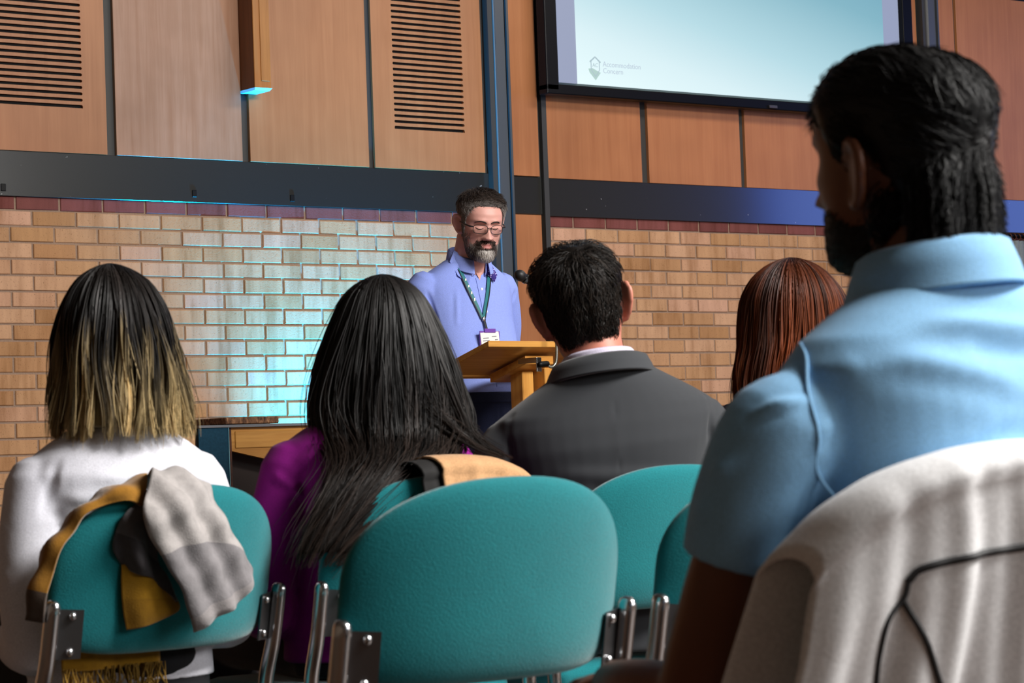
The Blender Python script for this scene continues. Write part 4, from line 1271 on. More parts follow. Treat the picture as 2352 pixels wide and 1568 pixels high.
hair_object('hair', long_hair(lv, 3800, 21, rad=0.0010, phi=(-2.15, 2.15), clumps=54, tight=0.75, wobble=0.007, ends=(0.92, 1.03), layers=0.10), hair_mat('brown_to_blonde_hair', (26, 21, 19), (206, 180, 130), 0.48, 0.34, 0.6, 0.55), P1)

# ---- woman with very long dark hair, purple top
M_PURPLE = fabric('purple_jersey', (142, 14, 130), (118, 6, 110), scale=420, bstr=0.2, sheen=0.1)
D2 = [ripple(0.0025, 14, 8), fold((-.23, -.04, .86), (-.16, -.07, .80), .012, .006), fold((-.22, -.03, .82), (-.15, -.08, .90), .012, .005), fold((-.24, .0, .76), (-.17, -.06, .74), .012, .006)]
P2, hs2, M2 = seated_woman((2.752, 4.057, 0), math.radians(-6), 'woman with very long dark hair in a purple top, left of the lectern', .930, .200, (0.042, 0.004, 1.090), math.radians(-14), 0.97,
    M_SKIN_PALE, M_PURPLE, D2, [((-.225, .00, .60), (-.14, .20, .575)), ((.225, .0, .60), (.14, .20, .575))])
lv = [(1.232, .042, 0, .003, .003), (1.228, .042, 0, .022, .024), (1.214, .042, 0, .052, .054), (1.190, .042, 0, .078, .080), (1.15, .041, -.002, .100, .100), (1.09, .038, -.008, .124, .116), (1.03, .034, -.016, .142, .124), (.97, .028, -.028, .152, .120), (.92, .018, -.055, .146, .105),
      (.88, -.02, -.13, .128, .085), (.845, -.075, -.20, .110, .055), (.79, -.145, -.230, .085, .034), (.73, -.205, -.236, .062, .024), (.69, -.235, -.236, .045, .018)]
pc = long_hair(lv, 4600, 22, rad=0.00105, phi=(-2.2, 2.2), clumps=60, tight=0.45, wobble=0.006, K=28, ends=(0.62, 1.0), layers=0.12, flyaway=0.02)
lv2 = [(1.228, .042, 0, .02, .02), (1.19, .042, 0, .076, .078), (1.12, .040, -.004, .110, .108), (1.03, .040, -.016, .143, .123), (.965, .060, -.04, .135, .11), (.92, .105, -.09, .075, .07), (.885, .150, -.14, .05, .04), (.868, .185, -.17, .03, .03)]
pc += long_hair(lv2, 900, 23, rad=0.001, phi=(-.3, 1.7), clumps=20, tight=0.5, wobble=0.006, K=24, ends=(0.85, 1.0), open_front=0.9, layers=0.2)[:1]
hair_object('hair', pc, hair_mat('very_dark_hair', (18, 15, 14), (48, 37, 31), 0.4, 0.40, 0.7, 0.5), P2)

# ---- red-haired woman
M_DOTS, _nt, _b = newmat('dark_patterned_top')
_v = tex(_nt); _vo = _nt.nodes.new('ShaderNodeTexVoronoi'); _vo.inputs['Scale'].default_value = 110; _nt.links.new(_v, _vo.inputs['Vector'])
_nt.links.new(ramp(_nt, _vo.outputs['Distance'], [(0.22, rgb((150, 140, 190))), (0.30, rgb((18, 14, 30)))]), _b.inputs['Base Color']); _b.inputs['Roughness'].default_value = 0.8
P3, hs3, M3 = seated_woman((3.905, 4.076, 0), math.radians(-10), 'woman with auburn hair in a dark patterned top, beyond the blue shoulder', .985, .195, (0.0, 0.012, 1.150), math.radians(-10), 0.98,
    M_SKIN_PALE, M_DOTS, [ripple(0.002, 14, 9)], [((-.22, .0, .62), (-.14, .20, .575)), ((.22, .0, .62), (.14, .20, .575))], voxel=0.008)
lv = [(1.287, 0, 0, .003, .003), (1.283, 0, 0, .024, .026), (1.268, 0, 0, .058, .060), (1.240, 0, 0, .090, .092), (1.20, 0, -.002, .114, .112), (1.15, -.002, -.006, .124, .118), (1.09, -.008, -.012, .128, .118), (1.04, -.016, -.018, .136, .112), (.98, -.022, -.03, .142, .10), (.90, -.026, -.05, .138, .085)]
hair_object('hair', long_hair(lv, 3200, 24, rad=0.0011, phi=(-2.2, 2.2), clumps=50, tight=0.4, wobble=0.004, ends=(0.86, 1.0)), hair_mat('auburn_hair', (62, 28, 14), (132, 64, 28), 0.1, 0.36, 0.55, 0.4), P3)

# ------------------------------------------------------------------ man in the dark jacket
def suit_man():
    P = empty('person', (3.335, 4.055, 0), math.radians(-27), 'man with short dark hair in a dark grey suit jacket, seated by the lectern', 'person')
    R_ = 0.085
    sh = lambda v: [(x, y, z + R_ * x * min(1, max(0, (z - .6) / .3))) for x, y, z in v]
    shp = lambda p: (sh(p[0]), p[1])
    M4 = head_matrix((-0.028, 0.022, 1.160), math.radians(-10), math.radians(-2), math.radians(-12), 1.04)
    hs = head_surface()
    body = [xf(hs, M4)] + [xf(p, M4) for s in (-1, 1) for p in ear(s, 1.06)]
    body.append(tube([(0, -.02, .98), (-.008, -.008, 1.05), (-.018, .012, 1.12)], [.066, .060, .062], n=22))
    body.append(torso([(.50, 0, 0, .16, .11, .10), (.70, 0, 0, .16, .11, .11), (.90, 0, 0, .18, .10, .10), (.96, 0, 0, .14, .08, .08), (1.01, 0, 0, .08, .06, .06)]))
    arms = (((-.285, -.03, .64), (-.15, .20, .59)), ((.280, .02, .64), (.15, .22, .59)))
    jk = [torso([(.47, 0, 0, .205, .14, .13), (.60, 0, 0, .200, .138, .132), (.72, 0, 0, .198, .136, .134), (.82, 0, 0, .210, .134, .138), (.885, 0, -.002, .226, .126, .136), (.930, 0, -.004, .234, .114, .124),
                 (.960, 0, -.006, .226, .100, .112), (.985, 0, -.008, .190, .090, .102), (1.010, 0, -.010, .150, .082, .092), (1.032, 0, -.010, .114, .076, .082), (1.052, 0, -.012, .086, .072, .074)])]
    for s, (el, wr) in zip((-1, 1), arms):
        a = (s * .205, -.004, .900); mid = tuple((np.array(a) + np.array(el)) / 2 + np.array((s * .012, 0, 0)))
        body.append(tube([a, mid, el], [.046, .044, .040], n=16)); body.append(tube([el, wr], [.040, .028], n=16))
        d = np.array(wr) - np.array(el); body += hand(tuple(np.array(wr) + d / np.linalg.norm(d) * .02), tuple(d), (0, 0, -1), -s)
        jk.append(tube([a, mid, el], [.064, .062, .056], n=24, seg=22)); jk.append(tube([el, tuple((np.array(el) + np.array(wr)) / 2), wr], [.056, .050, .042], n=20, seg=16))
    body += legs_seated(0.02, 0.96)
    skin_body('body', [shp(p) if i > 6 else p for i, p in enumerate(body)], 0.006, M_SKIN_RUDDY, P, [M4])
    M_SUIT, nt, b = newmat('charcoal_weave')
    v = tex(nt, (1, 1, 1)); w1 = nt.nodes.new('ShaderNodeTexWave'); w1.inputs['Scale'].default_value = 120; w1.bands_direction = 'X'; nt.links.new(v, w1.inputs['Vector'])
    w2 = nt.nodes.new('ShaderNodeTexWave'); w2.inputs['Scale'].default_value = 120; w2.bands_direction = 'Z'; nt.links.new(v, w2.inputs['Vector'])
    c = mix(nt, 0.5, w1.outputs['Fac'], w2.outputs['Fac'])
    nt.links.new(ramp(nt, c, [(0.2, rgb((26, 28, 32))), (0.8, rgb((50, 54, 60)))]), b.inputs['Base Color']); b.inputs['Roughness'].default_value = 0.85; b.inputs['Sheen Weight'].default_value = 0.2
    D = [ripple(0.0018, 12, 15), fold((-.20, -.05, .955), (-.215, -.09, .80), .010, -.005), fold((.20, -.05, .99), (.215, -.09, .83), .010, -.005), fold((-.12, -.13, .83), (.16, -.13, .82), .018, .005),
         fold((-.05, -.135, .80), (.20, -.11, .79), .014, -.005), fold((-.26, -.03, .86), (-.22, -.07, .80), .014, .005), fold((0, -.115, .98), (0, -.14, .80), .006, -.002)]
    fuse('suit_jacket', [shp(p) for p in jk], 0.006, M_SUIT, P, 4, D)
    collar(-.004, -.008, 1.022, .078, .076, 0.034, 0.034, tilt=-0.16, gap=0.55, th=0.006, name='jacket_collar', material=M_SUIT, parent=P, roll=R_)
    collar(-.006, -.004, 1.034, .068, .066, 0.036, 0.010, tilt=-0.16, gap=0.30, th=0.004, name='shirt_collar', material=fabric('pale_lilac_shirt', (226, 218, 240), scale=420, sheen=0), parent=P, roll=R_)
    fuse('trousers', legs_seated(0.02, 1.02, 0.008), 0.009, M_SUIT, P, 3)
    shoes(P, 0.02, SHOE)
    off = lambda c: 0.004 + 0.018 * sm(c[:, 2], 0.04, 0.11) + 0.002 * np.sin(c[:, 0] * 140 + c[:, 1] * 90)
    fl0 = down_flow((.012, -.060, .10))
    def fl(p, n):
        d = fl0(p, n); top = sm(p[:, 2], 0.05, 0.10)[:, None]
        return d + top * np.array([0.5, 0.2, 0.0])
    pcs = short_hair(hs, scalp(0.07, -0.090, 0.030, -0.02), M4, 5200, lambda c: 0.022 + 0.024 * sm(c[:, 2], 0.0, .10), fl, 0.16, off, 0.00085, 31, K=6, wave=0.002)
    hair_object('hair', pcs, hair_mat('dark_brown_hair', (20, 17, 15), (52, 44, 38), 0.3, 0.36, 0.6), P)
suit_man()

# ------------------------------------------------------------------ the speaker
from mathutils.bvhtree import BVHTree
def speaker():
    P = empty('person', (5.322, 7.115, 0), math.pi, 'bearded man with glasses in a lilac-blue shirt and lanyard, standing at the lectern', 'person')
    M4 = head_matrix((0.0, 0.012, 1.681), math.radians(-17), math.radians(-15), math.radians(-2), (0.94, 0.93, 0.905))
    hs = head_surface(n=96, levels=96)
    body = [xf(hs, M4)] + [xf(p, M4) for s in (-1, 1) for p in ear(s)]
    body.append(tube([(0, -.080, 1.50), (0, -.055, 1.57), (0, -.025, 1.64)], [.066, .061, .063], n=24))
    body.append(torso([(.95, 0, -.03, .15, .10, .10), (1.10, 0, -.03, .15, .10, .10), (1.30, 0, -.07, .15, .10, .095), (1.44, 0, -.09, .155, .09, .095), (1.51, 0, -.09, .13, .07, .075), (1.56, 0, -.08, .07, .055, .055)]))
    arms = []
    for s in (-1, 1):
        sh, el, wr = (s * .168, -.105, 1.470), (s * .222, -.175, 1.235), (s * .075, -.215, 1.075)
        arms.append((s, sh, el, wr))
        body.append(tube([sh, tuple((np.array(sh) + np.array(el)) / 2), el], [.048, .045, .038], n=16))
        body.append(tube([el, wr], [.038, .026], n=16)); d = np.array(wr) - np.array(el)
        body += hand(tuple(np.array(wr) + d / np.linalg.norm(d) * .02), tuple(d), (0, -1, .3), s)
        body.append(tube([(s * .09, -.03, .95), (s * .10, -.02, .52), (s * .105, -.04, .09)], [.080, .055, .036], n=18))
    skin_body('body', body, 0.0036, M_SKIN_PALE, P, [M4], smooth=1)
    # shirt
    M_SHIRT = fabric('lilac_blue_shirt', (150, 168, 238), (138, 156, 232), scale=520, bstr=0.1, sheen=0.05, patch=5)
    shirt = [torso([(1.075, 0, -.030, .158, .118, .105), (1.13, 0, -.032, .166, .126, .110), (1.20, 0, -.042, .170, .126, .108), (1.28, 0, -.062, .170, .120, .106), (1.36, 0, -.082, .174, .114, .110), (1.43, 0, -.094, .182, .108, .112),
                    (1.475, 0, -.096, .186, .096, .106), (1.508, 0, -.094, .172, .084, .094), (1.532, 0, -.090, .138, .076, .084), (1.552, 0, -.084, .104, .070, .074), (1.570, 0, -.078, .076, .066, .066)], n=52)]
    for s, sh, el, wr in arms:
        m = tuple((np.array(sh) + np.array(el)) / 2 + np.array((s * .012, 0, 0)))
        shirt.append(tube([sh, m, el], [.062, .060, .055], n=26, seg=22)); shirt.append(tube([el, tuple((np.array(el) + np.array(wr)) / 2), wr], [.054, .048, .036], n=22, seg=16))
    D = [ripple(0.0018, 15, 41)]
    fy = lambda x, z: .03
    D += [fold((.16, .0, 1.24), (.02, .05, 1.15), .010, -0.0102), fold((.16, .02, 1.20), (.0, .07, 1.13), .010, 0.0102), fold((.17, -.02, 1.28), (.05, .04, 1.22), .010, 0.0102), fold((.15, .04, 1.17), (.04, .08, 1.14), .009, -0.0085),
          fold((-.04, .02, 1.30), (-.15, -.03, 1.36), .012, 0.0085), fold((-.03, .03, 1.25), (-.15, .0, 1.28), .012, -0.0085), fold((-.15, .02, 1.25), (-.06, .05, 1.20), .012, 0.0102),
          fold((.19, -.06, 1.46), (.165, -.03, 1.33), .010, -0.0102), fold((-.19, -.05, 1.46), (-.17, -.03, 1.34), .010, -0.0102), fold((.23, -.10, 1.40), (.2, -.12, 1.31), .010, 0.0085),
          fold((.23, -.12, 1.34), (.17, -.10, 1.26), .010, 0.0102), fold((-.25, -.13, 1.30), (-.19, -.11, 1.25), .010, 0.0136), fold((-.25, -.16, 1.25), (-.19, -.13, 1.22), .010, 0.0136), fold((.10, .0, 1.46), (.12, .02, 1.34), .012, 0.0068)]
    sh_o = fuse('shirt', shirt, 0.0055, M_SHIRT, P, 3, D)
    me = sh_o.data
    bv = BVHTree.FromPolygons([tuple(v.co) for v in me.vertices], [tuple(p.vertices) for p in me.polygons])
    def front(x, z, off=0.002):
        h = bv.ray_cast(Vector((x, 0.6, z)), Vector((0, -1, 0)))
        return (x, (h[0].y if h[0] is not None else 0.02) + off, z)
    def strip(name, pts, w, th, material, parent):
        """flat band following the chest"""
        Q = catmull(pts, 26); v, f = [], []
        for i, q in enumerate(Q):
            t = Q[min(i + 1, 25)] - Q[max(i - 1, 0)]; t /= np.linalg.norm(t)
            a = np.cross(t, np.array([0, 1.0, 0])); a /= np.linalg.norm(a)
            for k, (u, d) in enumerate(((-w / 2, 0), (w / 2, 0), (w / 2, th), (-w / 2, th))):
                v.append(tuple(q + a * u + np.array([0, d, 0])))
        for i in range(25):
            for k in range(4): f.append((i * 4 + k, i * 4 + (k + 1) % 4, i * 4 + 4 + (k + 1) % 4, i * 4 + 4 + k))
        f += [(0, 1, 2, 3), (103, 102, 101, 100)]
        return obj(name, mk_mesh(name, v, f, False), material, parent)
    # button placket and buttons
    strip('placket', [front(0.0, z, 0.0005) for z in np.linspace(1.50, 1.115, 14)], 0.030, 0.0018, M_SHIRT, P)
    M_BTN = plain('shirt_button', (225, 228, 245), 0.3)
    for z in (1.46, 1.38, 1.30, 1.22, 1.14):
        mb = MB(); mb.add(*ellipsoid(front(0.0, z, 0.003), (0.0055, 0.002, 0.0055), 12, 8)); mb.build('button', M_BTN, P, smooth=True)
    # open collar: neck band and two wings
    collar(0, -.060, 1.545, .064, .064, 0.040, 0.018, tilt=-0.42, gap=0.42, th=0.003, name='collar', material=M_SHIRT, parent=P)
    M_DOT, nt, b = newmat('dotted_purple_lining')
    v = tex(nt); vo = nt.nodes.new('ShaderNodeTexVoronoi'); vo.inputs['Scale'].default_value = 130; vo.inputs['Randomness'].default_value = 0.35; nt.links.new(v, vo.inputs['Vector'])
    nt.links.new(ramp(nt, vo.outputs['Distance'], [(0.26, rgb((190, 180, 235))), (0.34, rgb((44, 26, 120)))]), b.inputs['Base Color']); b.inputs['Roughness'].default_value = 0.8
    def wing(s, pts, material):
        v = [tuple(p) for p in pts]; n = len(v)
        v += [(p[0], p[1] - 0.003, p[2]) for p in pts]
        f = [tuple(range(n)), tuple(range(n, 2 * n))[::-1]] + [(i, n + i, n + (i + 1) % n, (i + 1) % n) for i in range(n)]
        o = obj('collar_wing', mk_mesh('collar_wing', v, f, False), material, P)
    def cp(x, z, off): return front(x, z, off)
    wing(1, [(.068, -.055, 1.600), (.030, .000, 1.560), cp(.022, 1.520, .008), cp(.052, 1.480, .007), cp(.088, 1.508, .008), (.092, -.050, 1.560)], M_SHIRT)
    wing(-1, [(-.066, -.050, 1.600), (-.034, .004, 1.565), cp(-.026, 1.520, .008), cp(-.060, 1.487, .012), cp(-.082, 1.512, .010), (-.086, -.050, 1.560)], M_DOT)
    # open neck: skin shows in the V
    vv = [front(.024, 1.545, .003), front(-.026, 1.545, .003), front(0, 1.492, .0025), (-.05, -.02, 1.585), (.05, -.02, 1.585)]
    obj('open_neck', mk_mesh('open_neck', [vv[0], vv[2], vv[1], vv[3], vv[4]], [(0, 4, 3, 2, 1)], False), M_SKIN_PALE, P)
    # lanyard and badge
    M_LAN = plain('teal_lanyard', (22, 110, 118), 0.5); M_LANB = plain('lanyard_black', (14, 16, 22), 0.5); M_VIO = plain('violet_clip', (112, 66, 168), 0.4)
    LY = empty('lanyard', (0, 0, 0)); LY.parent = P
    a = strip('strap', [(.072, -.035, 1.555)] + [front(x, z, .005) for x, z in ((.066, 1.50), (.050, 1.44), (.034, 1.39), (.026, 1.355))], 0.013, 0.0015, M_LAN, LY)
    b2 = strip('strap', [(-.060, -.030, 1.555)] + [front(x, z, .005) for x, z in ((-.040, 1.50), (-.016, 1.44), (.006, 1.39), (.018, 1.355))], 0.013, 0.0015, M_LAN, LY)
    strip('strap_edge', [(.080, -.038, 1.552)] + [front(x, z, .006) for x, z in ((.074, 1.50), (.058, 1.44), (.041, 1.39), (.030, 1.355))], 0.004, 0.0015, M_LANB, LY)
    strip('strap_edge', [(-.068, -.034, 1.552)] + [front(x, z, .006) for x, z in ((-.048, 1.50), (-.024, 1.44), (-.001, 1.39), (.014, 1.355))], 0.004, 0.0015, M_LANB, LY)
    for k, (x, z) in enumerate(((.062, 1.490), (.056, 1.467), (.050, 1.444), (.043, 1.421))):      # tiny white print on the strap
        q = front(x, z, .0068); mb = MB().box(q[0] - .0028, q[0] + .0028, q[1], q[1] + .0004, q[2] - .007, q[2] + .007); mb.build('strap_print', M_PAPER, LY)
    q = front(.022, 1.335, .008); strip('clip_tape', [front(.022, 1.36, .006), front(.022, 1.34, .008), front(.022, 1.316, .010)], 0.009, 0.003, M_LANB, LY)
    mb = MB(); mb.add(*ellipsoid(front(.022, 1.352, .009), (.008, .004, .010), 12, 8)); mb.build('clip', M_CHROME, LY, smooth=True)
    bc = front(.020, 1.28, .014)
    bdg = bx('badge', LY, M_PAPER, bc[0] - .040, bc[0] + .040, bc[1] - .001, bc[1] + .002, 1.242, 1.306, 0.0008)
    bdg.rotation_euler = (0.05, 0.06, 0)
    bx('badge_holder', LY, M_VIO, bc[0] - .043, bc[0] + .043, bc[1] - .003, bc[1] - .0012, 1.238, 1.310)
    bx('badge_clip', LY, M_VIO, bc[0] - .024, bc[0] + .024, bc[1] - .002, bc[1] + .003, 1.304, 1.318, 0.001)
    for (x, z, w) in ((.018, .012, .012), (.018, .003, .014), (-.018, .016, .010), (-.026, .004, .006)):
        o = bx('badge_print', bdg, plain('print_grey', (120, 120, 130), 0.6), x - w, x + w, .0016, .0022, z - .0014, z + .0014)
    # trousers and shoes
    M_NAVY = fabric('navy_trousers', (24, 32, 62), (16, 24, 50), scale=300)
    tr = [torso([(.86, 0, -.03, .172, .115, .120), (.95, 0, -.03, .176, .118, .122), (1.03, 0, -.03, .172, .118, .112), (1.085, 0, -.03, .166, .120, .110)])]
    for s in (-1, 1):
        tr.append(tube([(s * .085, -.03, .95), (s * .095, -.022, .75), (s * .10, -.02, .52), (s * .105, -.04, .10)], [.092, .085, .068, .056], n=24, round_ends=False))
    Dt = [ripple(0.002, 10, 51), fold((0, .09, 1.05), (0, .09, .90), .008, -.006), fold((-.16, .05, 1.07), (-.10, .08, 1.00), .008, -.006), fold((.16, .05, 1.07), (.10, .08, 1.00), .008, -.006)]
    fuse('trousers', tr, 0.007, M_NAVY, P, 3, Dt)
    mb = MB(); mb.add(*loft([ring(0, -.03, z, .168, .122, 48, 2.3, .112) for z in (1.060, 1.066, 1.092, 1.098)])); mb.build('waistband', M_NAVY, P, smooth=True)
    for s in (-1, 1):
        mb = MB(); mb.add(*loft([ring(s * .108, .03 + dy, z, rx, ry, 20, 2.6) for z, rx, ry, dy in ((0.0, .046, .145, .01), (0.02, .048, .148, .01), (0.05, .046, .13, .0), (0.085, .038, .075, -.045), (0.12, .036, .045, -.065))]))
        mb.build('shoe', SHOE, P, smooth=True)
    # hair: dark on top, grey at the sides
    tt = lambda c: np.clip(0.95 - sm(c[:, 2], 0.068, 0.10) * 0.95, 0, 1) * 0.8 + 0.2 * sm(np.abs(c[:, 0]), .05, .07) * sm(c[:, 2], -.1, .06)
    off = lambda c: 0.003 + 0.017 * sm(c[:, 2], 0.05, 0.115)
    fl0 = down_flow((.01, -.05, .115))
    def fl(p, n):
        d = fl0(p, n); fr = sm(p[:, 1], 0.0, 0.06)[:, None] * sm(p[:, 2], .05, .09)[:, None]
        return d * (1 - fr) + fr * np.array([-0.8, -0.15, 0.35])
    hm = hair_mat('greying_hair', (58, 47, 41), (168, 162, 158), 0.1, 0.5, 0.6)
    pcs = short_hair(hs, scalp(0.097, -0.085, 0.034, -0.035, 0.010), M4, 5200, lambda c: 0.012 + 0.020 * sm(c[:, 2], 0.04, .10), fl, 0.28, off, 0.00075, 61, K=6, tip_t=tt, wave=0.001)
    hair_object('hair', pcs, hm, P)
    lipm = lambda c: np.exp(-(c[:, 0] / .021) ** 4 - ((c[:, 2] + .0630) / .0105) ** 4)
    def bmask(c):
        x, y, z = np.abs(c[:, 0]), c[:, 1], c[:, 2]
        jaw = sm(-z, 0.055 + 0 * x, 0.068) * (1 - 0.72 * sm(x, .040, .056)) + sm(x, .054, .062) * sm(-z, 0.012, 0.03) * 0.3 * sm(y, -.012, .0)
        mous = np.exp(-(x / .028) ** 6 - ((z + .0475) / .0068) ** 4) + np.exp(-((x - .029) / .009) ** 4 - ((z + .062) / .018) ** 4)
        m = np.clip(jaw + mous, 0, 1) * sm(y, -.015, .0) * (1 - lipm(c))
        return m * (1 - sm(-z, .108, .116))
    btt = lambda c: np.clip(np.exp(-(c[:, 0] / .030) ** 4) * sm(-c[:, 2], .072, .088) + 0.48 * sm(np.abs(c[:, 0]), .034, .055), 0, 1)
    boff = lambda c: 0.001 + 0.007 * sm(-c[:, 2], .06, .09)
    pcs = short_hair(hs, bmask, M4, 3600, lambda c: 0.009 + 0.010 * sm(-c[:, 2], .065, .1), lambda p, n: np.stack([np.sign(p[:, 0]) * 0.35 * (p[:, 2] > -.056), np.full(len(p), .25), np.full(len(p), -1.0)], 1), 0.25, boff, 0.00065, 62, K=5, tip_t=btt, thr=0.7)
    hair_object('beard', pcs, hair_mat('grizzled_beard', (58, 46, 40), (205, 198, 192), 0.05, 0.5, 0.4), P)
    # eyebrows and lashes
    def hp(x, y, z): return tuple(M4 @ Vector((x, y, z)))
    hv = BVHTree.FromPolygons([Vector(q) for q in hs[0]], [tuple(q) for q in hs[1]])
    def face(x, z, o):
        h = hv.ray_cast(Vector((x, 0.3, z)), Vector((0, -1, 0)))[0]; return hp(x, h.y + o, z)
    M_BROW = plain('brow_hair', (44, 33, 28), 0.6)
    for s in (-1, 1):
        mb = MB(); mb.tube([face(s * x, z, .0012) for x, z in ((.011, .026), (.022, .0305), (.035, .031), (.048, .025))], [.0030, .0040, .0034, .0016], n=8, seg=16, flat=0.7); mb.build('eyebrow', M_BROW, P, smooth=True)
        mb = MB(); mb.tube([face(s * x, z, .0006) for x, z in ((.018, .004), (.026, .0005), (.034, .0), (.043, .004))], [.0009, .0014, .0014, .0009], n=8, seg=16); mb.build('eyelash', M_BROW, P, smooth=True)
    # glasses
    G = empty('glasses', (0, 0, 0)); G.parent = P
    M_RIM = plain('dark_rim', (28, 24, 24), 0.35)
    M_LENS, nt, b = newmat('spectacle_lens'); b.inputs['Base Color'].default_value = (1, 1, 1, 1); b.inputs['Roughness'].default_value = 0.02; b.inputs['Transmission Weight'].default_value = 1.0; b.inputs['IOR'].default_value = 1.05
    for s in (-1, 1):
        cx, cz, w, h = s * .032, .002, .0255, .0165
        pts = [(cx + w * math.copysign(abs(math.cos(t)) ** .6, math.cos(t)), cz + h * math.copysign(abs(math.sin(t)) ** .6, math.sin(t))) for t in np.linspace(0, 2 * math.pi, 33)]
        yy = lambda x: .104 - 6.0 * x * x
        mb = MB(); mb.tube([hp(x, yy(x), z) for x, z in pts], 0.0011, n=8, seg=60, round_ends=False); mb.build('rim', M_RIM, G, smooth=True)
        v = [hp(x, yy(x), z) for x, z in pts[:-1]]; n = len(v); v += [tuple(Vector(q) + (M4.to_3x3() @ Vector((0, -.0012, 0)))) for q in v]
        obj('lens', mk_mesh('lens', v, [tuple(range(n)), tuple(range(n, 2 * n))[::-1]] + [(i, (i + 1) % n, n + (i + 1) % n, n + i) for i in range(n)]), M_LENS, G)
        mb = MB(); mb.tube([hp(s * .057, yy(.057), .010), hp(s * .070, .075, .011), hp(s * .078, .04, .012), hp(s * .080, .0, .014), hp(s * .079, -.02, .004)], [.0022, .003, .0028, .002, .0016], n=8, seg=30); mb.build('temple_arm', M_RIM, G, smooth=True)
    mb = MB(); mb.tube([hp(-.008, .104, .007), hp(0, .108, .010), hp(.008, .104, .007)], 0.0013, n=8, seg=10); mb.build('bridge', M_RIM, G, smooth=True)
speaker()

# ================================================================== THINGS HUNG OVER THE CHAIRS
def cloth(name, grid, material, parent, th=0.004, res=(36, 28), deform=None):
    G = np.array(grid, float)
    A = np.array([catmull(r, res[1]) for r in G])
    B = np.array([catmull(A[:, j], res[0]) for j in range(res[1])]).transpose(1, 0, 2)
    n, m = B.shape[:2]
    v = B.reshape(-1, 3)
    f = [(i * m + j, i * m + j + 1, (i + 1) * m + j + 1, (i + 1) * m + j) for i in range(n - 1) for j in range(m - 1)]
    me = mk_mesh(name, v, f)
    if deform:
        co, no = get_co(me), get_no(me); set_co(me, deform(co, no))
    at = me.attributes.new('v', 'FLOAT', 'POINT'); at.data.foreach_set('value', np.repeat(np.linspace(0, 1, n), m).astype(np.float32))
    o = obj(name, me, material, parent)
    s = o.modifiers.new('thickness', 'SOLIDIFY'); s.thickness = th; s.offset = 0
    return o

def woollen(name, stops):
    m, nt, b = newmat(name)
    at = nt.nodes.new('ShaderNodeAttribute'); at.attribute_name = 'v'
    r = nt.nodes.new('ShaderNodeValToRGB'); r.color_ramp.interpolation = 'CONSTANT'
    el = r.color_ramp.elements
    while len(el) < len(stops): el.new(0.5)
    for e, (p, c) in zip(el, stops): e.position = p; e.color = rgb(c)
    nt.links.new(at.outputs['Fac'], r.inputs['Fac'])
    v = tex(nt); n1 = noise(nt, v, 45, 4, 0.6); n2 = noise(nt, v, 400, 2)
    k = ramp(nt, n1, [(0.3, (0.8, 0.8, 0.8, 1)), (0.7, (1.15, 1.15, 1.15, 1))])
    nt.links.new(mix(nt, 1.0, r.outputs['Color'], k, 'MULTIPLY'), b.inputs['Base Color'])
    b.inputs['Roughness'].default_value = 0.95; b.inputs['Sheen Weight'].default_value = 0.3; b.inputs['Specular IOR Level'].default_value = 0.1
    bump(nt, b, n2, 0.4, 0.002)
    return m

SC = empty('scarf', (2.182, 3.900, 0), math.radians(0), 'mustard and grey woollen scarf draped over the left chair back', 'scarf')
M_SG = woollen('scarf_grey', [(0.0, (172, 166, 164)), (0.62, (132, 128, 130)), (0.93, (150, 144, 144))])
M_SM = woollen('scarf_mustard', [(0.0, (150, 104, 34)), (0.86, (84, 70, 60))])
M_SL = woollen('scarf_mustard_end', [(0.0, (164, 120, 28)), (0.5, (150, 108, 24))])
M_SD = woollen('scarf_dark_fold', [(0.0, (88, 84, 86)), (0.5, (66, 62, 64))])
GREY = [[(-0.030, -0.030, 0.846), (0.006, -0.030, 0.850), (0.045, -0.030, 0.848), (0.090, -0.030, 0.832)], [(-0.045, -0.095, 0.868), (-0.006, -0.098, 0.870), (0.032, -0.095, 0.862), (0.075, -0.085, 0.838)], [(-0.093, -0.145, 0.798), (-0.031, -0.150, 0.817), (0.028, -0.130, 0.808), (0.084, -0.118, 0.783)], [(-0.062, -0.138, 0.736), (-0.007, -0.142, 0.75), (0.058, -0.128, 0.75), (0.116, -0.115, 0.73)], [(-0.019, -0.135, 0.667), (0.028, -0.138, 0.688), (0.09, -0.120, 0.7), (0.144, -0.105, 0.697)], [(0.013, -0.122, 0.594), (0.059, -0.128, 0.618), (0.11, -0.112, 0.638), (0.143, -0.100, 0.68)]]
def gfold(co, no):
    return co + no * (0.006 * np.sin(co[:, 0] * 95 + co[:, 2] * 55) + 0.003 * np.sin(co[:, 2] * 90 - co[:, 0] * 40))[:, None]
cloth('grey_flap', GREY, M_SG, SC, 0.006, deform=gfold)
MUST = [[(-0.026, -0.045, 0.862), (-0.058, -0.1, 0.842), (-0.065, -0.105, 0.808)], [(-0.071, -0.045, 0.852), (-0.1, -0.1, 0.843), (-0.105, -0.105, 0.821)], [(-0.130, -0.045, 0.829), (-0.156, -0.09, 0.823), (-0.159, -0.095, 0.808)], [(-0.177, -0.035, 0.790), (-0.195, -0.07, 0.787), (-0.190, -0.085, 0.777)], [(-0.210, -0.02, 0.745), (-0.228, -0.06, 0.743), (-0.214, -0.075, 0.734)], [(-0.228, -0.01, 0.687), (-0.246, -0.045, 0.691), (-0.228, -0.065, 0.684)], [(-0.235, 0.0, 0.63), (-0.256, -0.03, 0.63), (-0.236, -0.055, 0.625)]]
cloth('mustard_fold', MUST, M_SM, SC, 0.006, deform=lambda co, no: co + no * (0.004 * np.sin(co[:, 0] * 70 + co[:, 2] * 60))[:, None])
